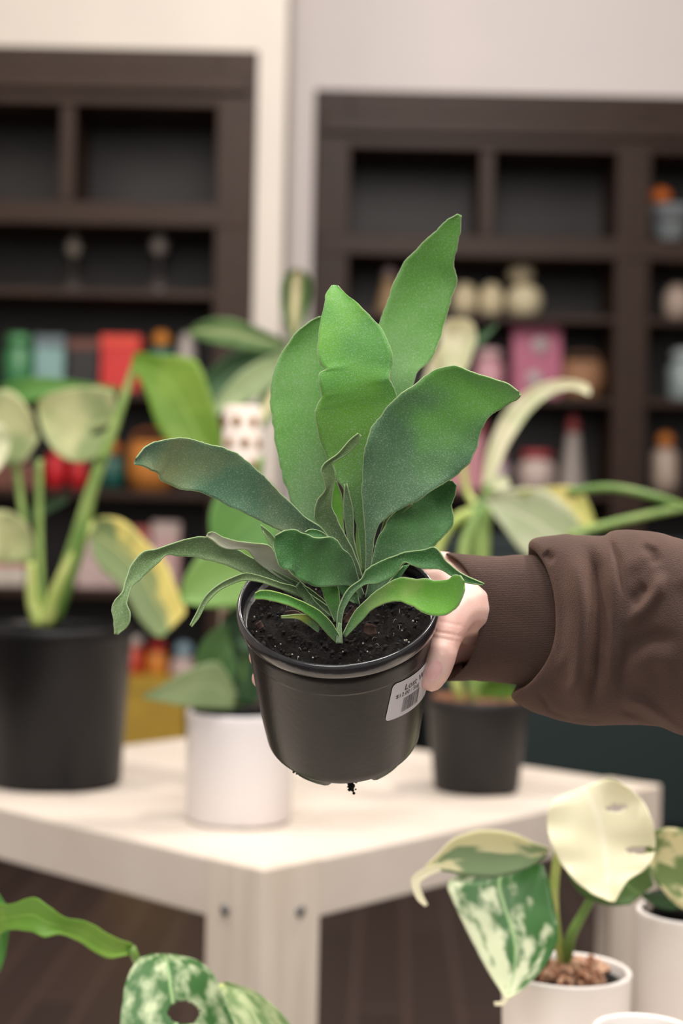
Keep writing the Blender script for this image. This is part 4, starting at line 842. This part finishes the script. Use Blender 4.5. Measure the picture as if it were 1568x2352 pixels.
# sleeve
def fab(name, rib=False):
    m = mat(name, (56, 39, 34), .9, (66, 46, 39), 26, 0, sheen=.45); nt = m.node_tree; b = nt.nodes['Principled BSDF']
    b.inputs['Sheen Tint'].default_value = lin((180, 140, 120))
    tc = nd(nt, 'ShaderNodeTexCoord'); n = nd(nt, 'ShaderNodeTexNoise', Scale=1400., Detail=3.); nt.links.new(tc.outputs['Object'], n.inputs['Vector'])
    bu = nd(nt, 'ShaderNodeBump', Strength=.8, Distance=.0009); nt.links.new(n.outputs[0], bu.inputs['Height'])
    if rib:
        wv = nd(nt, 'ShaderNodeTexWave', Scale=330., Distortion=1.0); wv.bands_direction = 'Z'; wv.inputs['Detail Scale'].default_value = 4; nt.links.new(tc.outputs['Object'], wv.inputs['Vector'])
        b2 = nd(nt, 'ShaderNodeBump', Strength=.35, Distance=.0006); nt.links.new(wv.outputs[0], b2.inputs['Height']); nt.links.new(bu.outputs[0], b2.inputs['Normal']); nt.links.new(b2.outputs[0], b.inputs['Normal'])
    else: nt.links.new(bu.outputs[0], b.inputs['Normal'])
    return m
def segd(x, y, pl):
    best = 1e9; bp = 0
    for k_, ((ax_, ay_), (bx_, by_)) in enumerate(zip(pl, pl[1:])):
        L2 = (bx_ - ax_) ** 2 + (by_ - ay_) ** 2; t = max(0, min(1, ((x - ax_) * (bx_ - ax_) + (y - ay_) * (by_ - ay_)) / L2)); q_ = math.hypot(x - ax_ - t * (bx_ - ax_), y - ay_ - t * (by_ - ay_))
        if q_ < best: best = q_; bp = (k_ + t) / (len(pl) - 1)
    e_ = min(1, 3.2 * min(bp, 1 - bp) + .12); return best, e_ * e_ * (3 - 2 * e_)
folds = [([(1345, 1235), (1366, 1310), (1376, 1400), (1376, 1470), (1370, 1550), (1350, 1640)], -.0100, 19), ([(1322, 1250), (1336, 1400), (1326, 1560), (1300, 1640)], 0.0070, 26), ([(1410, 1270), (1404, 1420), (1402, 1600)], .0035, 22),
         ([(1396, 1228), (1420, 1290), (1432, 1375)], -.0035, 8), ([(1430, 1440), (1475, 1400), (1510, 1355), (1522, 1310)], .0050, 16), ([(1440, 1320), (1480, 1260), (1500, 1235)], .0022, 20),
         ([(1510, 1300), (1500, 1270), (1470, 1250)], -.0035, 12), ([(1450, 1390), (1490, 1345)], -.0030, 16), ([(1430, 1610), (1425, 1540), (1445, 1490), (1500, 1465), (1568, 1470)], -.0035, 18), ([(1445, 1560), (1490, 1510), (1560, 1520)], .0030, 30),
         ([(1425, 1600), (1480, 1620), (1540, 1665), (1600, 1700)], .0040, 12), ([(1415, 1625), (1470, 1645), (1540, 1685)], -.0030, 10), ([(1236, 1585), (1262, 1630), (1310, 1652), (1380, 1652)], -.0030, 7),
         ([(1250, 1268), (1272, 1290)], -.0035, 10), ([(1560, 1330), (1640, 1480)], -.003, 30), ([(1290, 1300), (1312, 1400), (1300, 1500), (1262, 1570)], .0015, 14)]
def sleeve_mesh(st, folded, ns, nth=120, thick=0):
    V, Fc = [], []; n = len(st)
    for i in range(ns + 1):
        q = cr(st, (n - 1) * i / ns); x, top, bot, d, hd, kf, kb = q
        cy = (top + bot) / 2; hh = (bot - top) / 2
        for k in range(nth):
            th = 2 * math.pi * k / nth; s_, c_ = math.sin(th), math.cos(th)      # c_>0 : side facing the camera
            sq = lambda v, e_: math.copysign(abs(v) ** e_, v)
            py = cy - hh * sq(s_, .92); px = x + kf * max(0, c_) ** 1.3 + kb * (max(0, -s_) ** 2)
            dd = d - hd * sq(c_, .92)
            if c_ > -.2:
                f_ = min(1, c_ + .2)
                off = 0
                if folded:
                    for pl_, amp, wd in folds:
                        sd_, tp_ = segd(px, py, pl_); off += 1.35 * amp * tp_ * math.exp(-(sd_ / wd) ** 2)
                off += .0006 * noise.noise(Vector((px * .02, py * .012, 1.3)))
                dd -= off * f_
            # small silhouettes wobble
            py += 2.2 * noise.noise(Vector((px * .03, th * 1.5, 4.0))) * abs(s_)
            V.append(P(px, py, dd))
    for i in range(ns):
        for k in range(nth): Fc.append((i * nth + k, (i + 1) * nth + k, (i + 1) * nth + (k + 1) % nth, i * nth + (k + 1) % nth))
    return V, Fc
cst = [(1060, 1300, 1536, .885, .024, 44, 0), (1040, 1284, 1552, .885, .0275, 62, 0), (1024, 1273, 1562, .885, .0290, 78, 0), (1034, 1270, 1564, .885, .0300, 80, 0), (1075, 1274, 1564, .884, .0305, 72, 0), (1130, 1277, 1566, .883, .0310, 60, 0), (1200, 1275, 1575, .882, .0320, 52, 0), (1262, 1275, 1582, .880, .0320, 48, -20), (1320, 1280, 1584, .878, .0315, 46, -30)]
sst = [(1330, 1300, 1560, .876, .0305, 40, -30), (1275, 1285, 1570, .878, .0325, 45, -40), (1235, 1272, 1583, .880, .0345, 52, -44), (1214, 1258, 1598, .880, .0380, 62, -40), (1220, 1240, 1618, .879, .0415, 62, -28), (1250, 1231, 1640, .877, .0440, 52, -14), (1300, 1228, 1658, .872, .0460, 34, 0), (1350, 1230, 1667, .868, .0465, 18, 0), (1385, 1231, 1667, .864, .0465, 10, 0),
       (1402, 1222, 1666, .862, .0465, 6, 0), (1440, 1217, 1665, .858, .0470, 4, 0), (1500, 1220, 1668, .852, .0475, 0, 0), (1568, 1238, 1690, .845, .0485, 0, 0), (1680, 1268, 1745, .832, .051, 0, 0), (1800, 1300, 1790, .82, .053, 0, 0), (1900, 1320, 1820, .81, .055, 0, 0), (2200, 1400, 1950, .78, .060, 0, 0), (2650, 1510, 2120, .74, .066, 0, 0)]
slv = build('sleeve', sleeve_mesh(sst, True, 290, 160), fab('brown sweatshirt fleece'), per, mods=[('SOLIDIFY', dict(thickness=.0016, offset=-1))])
build('cuff', sleeve_mesh(cst, False, 120, 140), fab('brown ribbed cuff', True), slv, mods=[('SOLIDIFY', dict(thickness=.0012, offset=-1))])
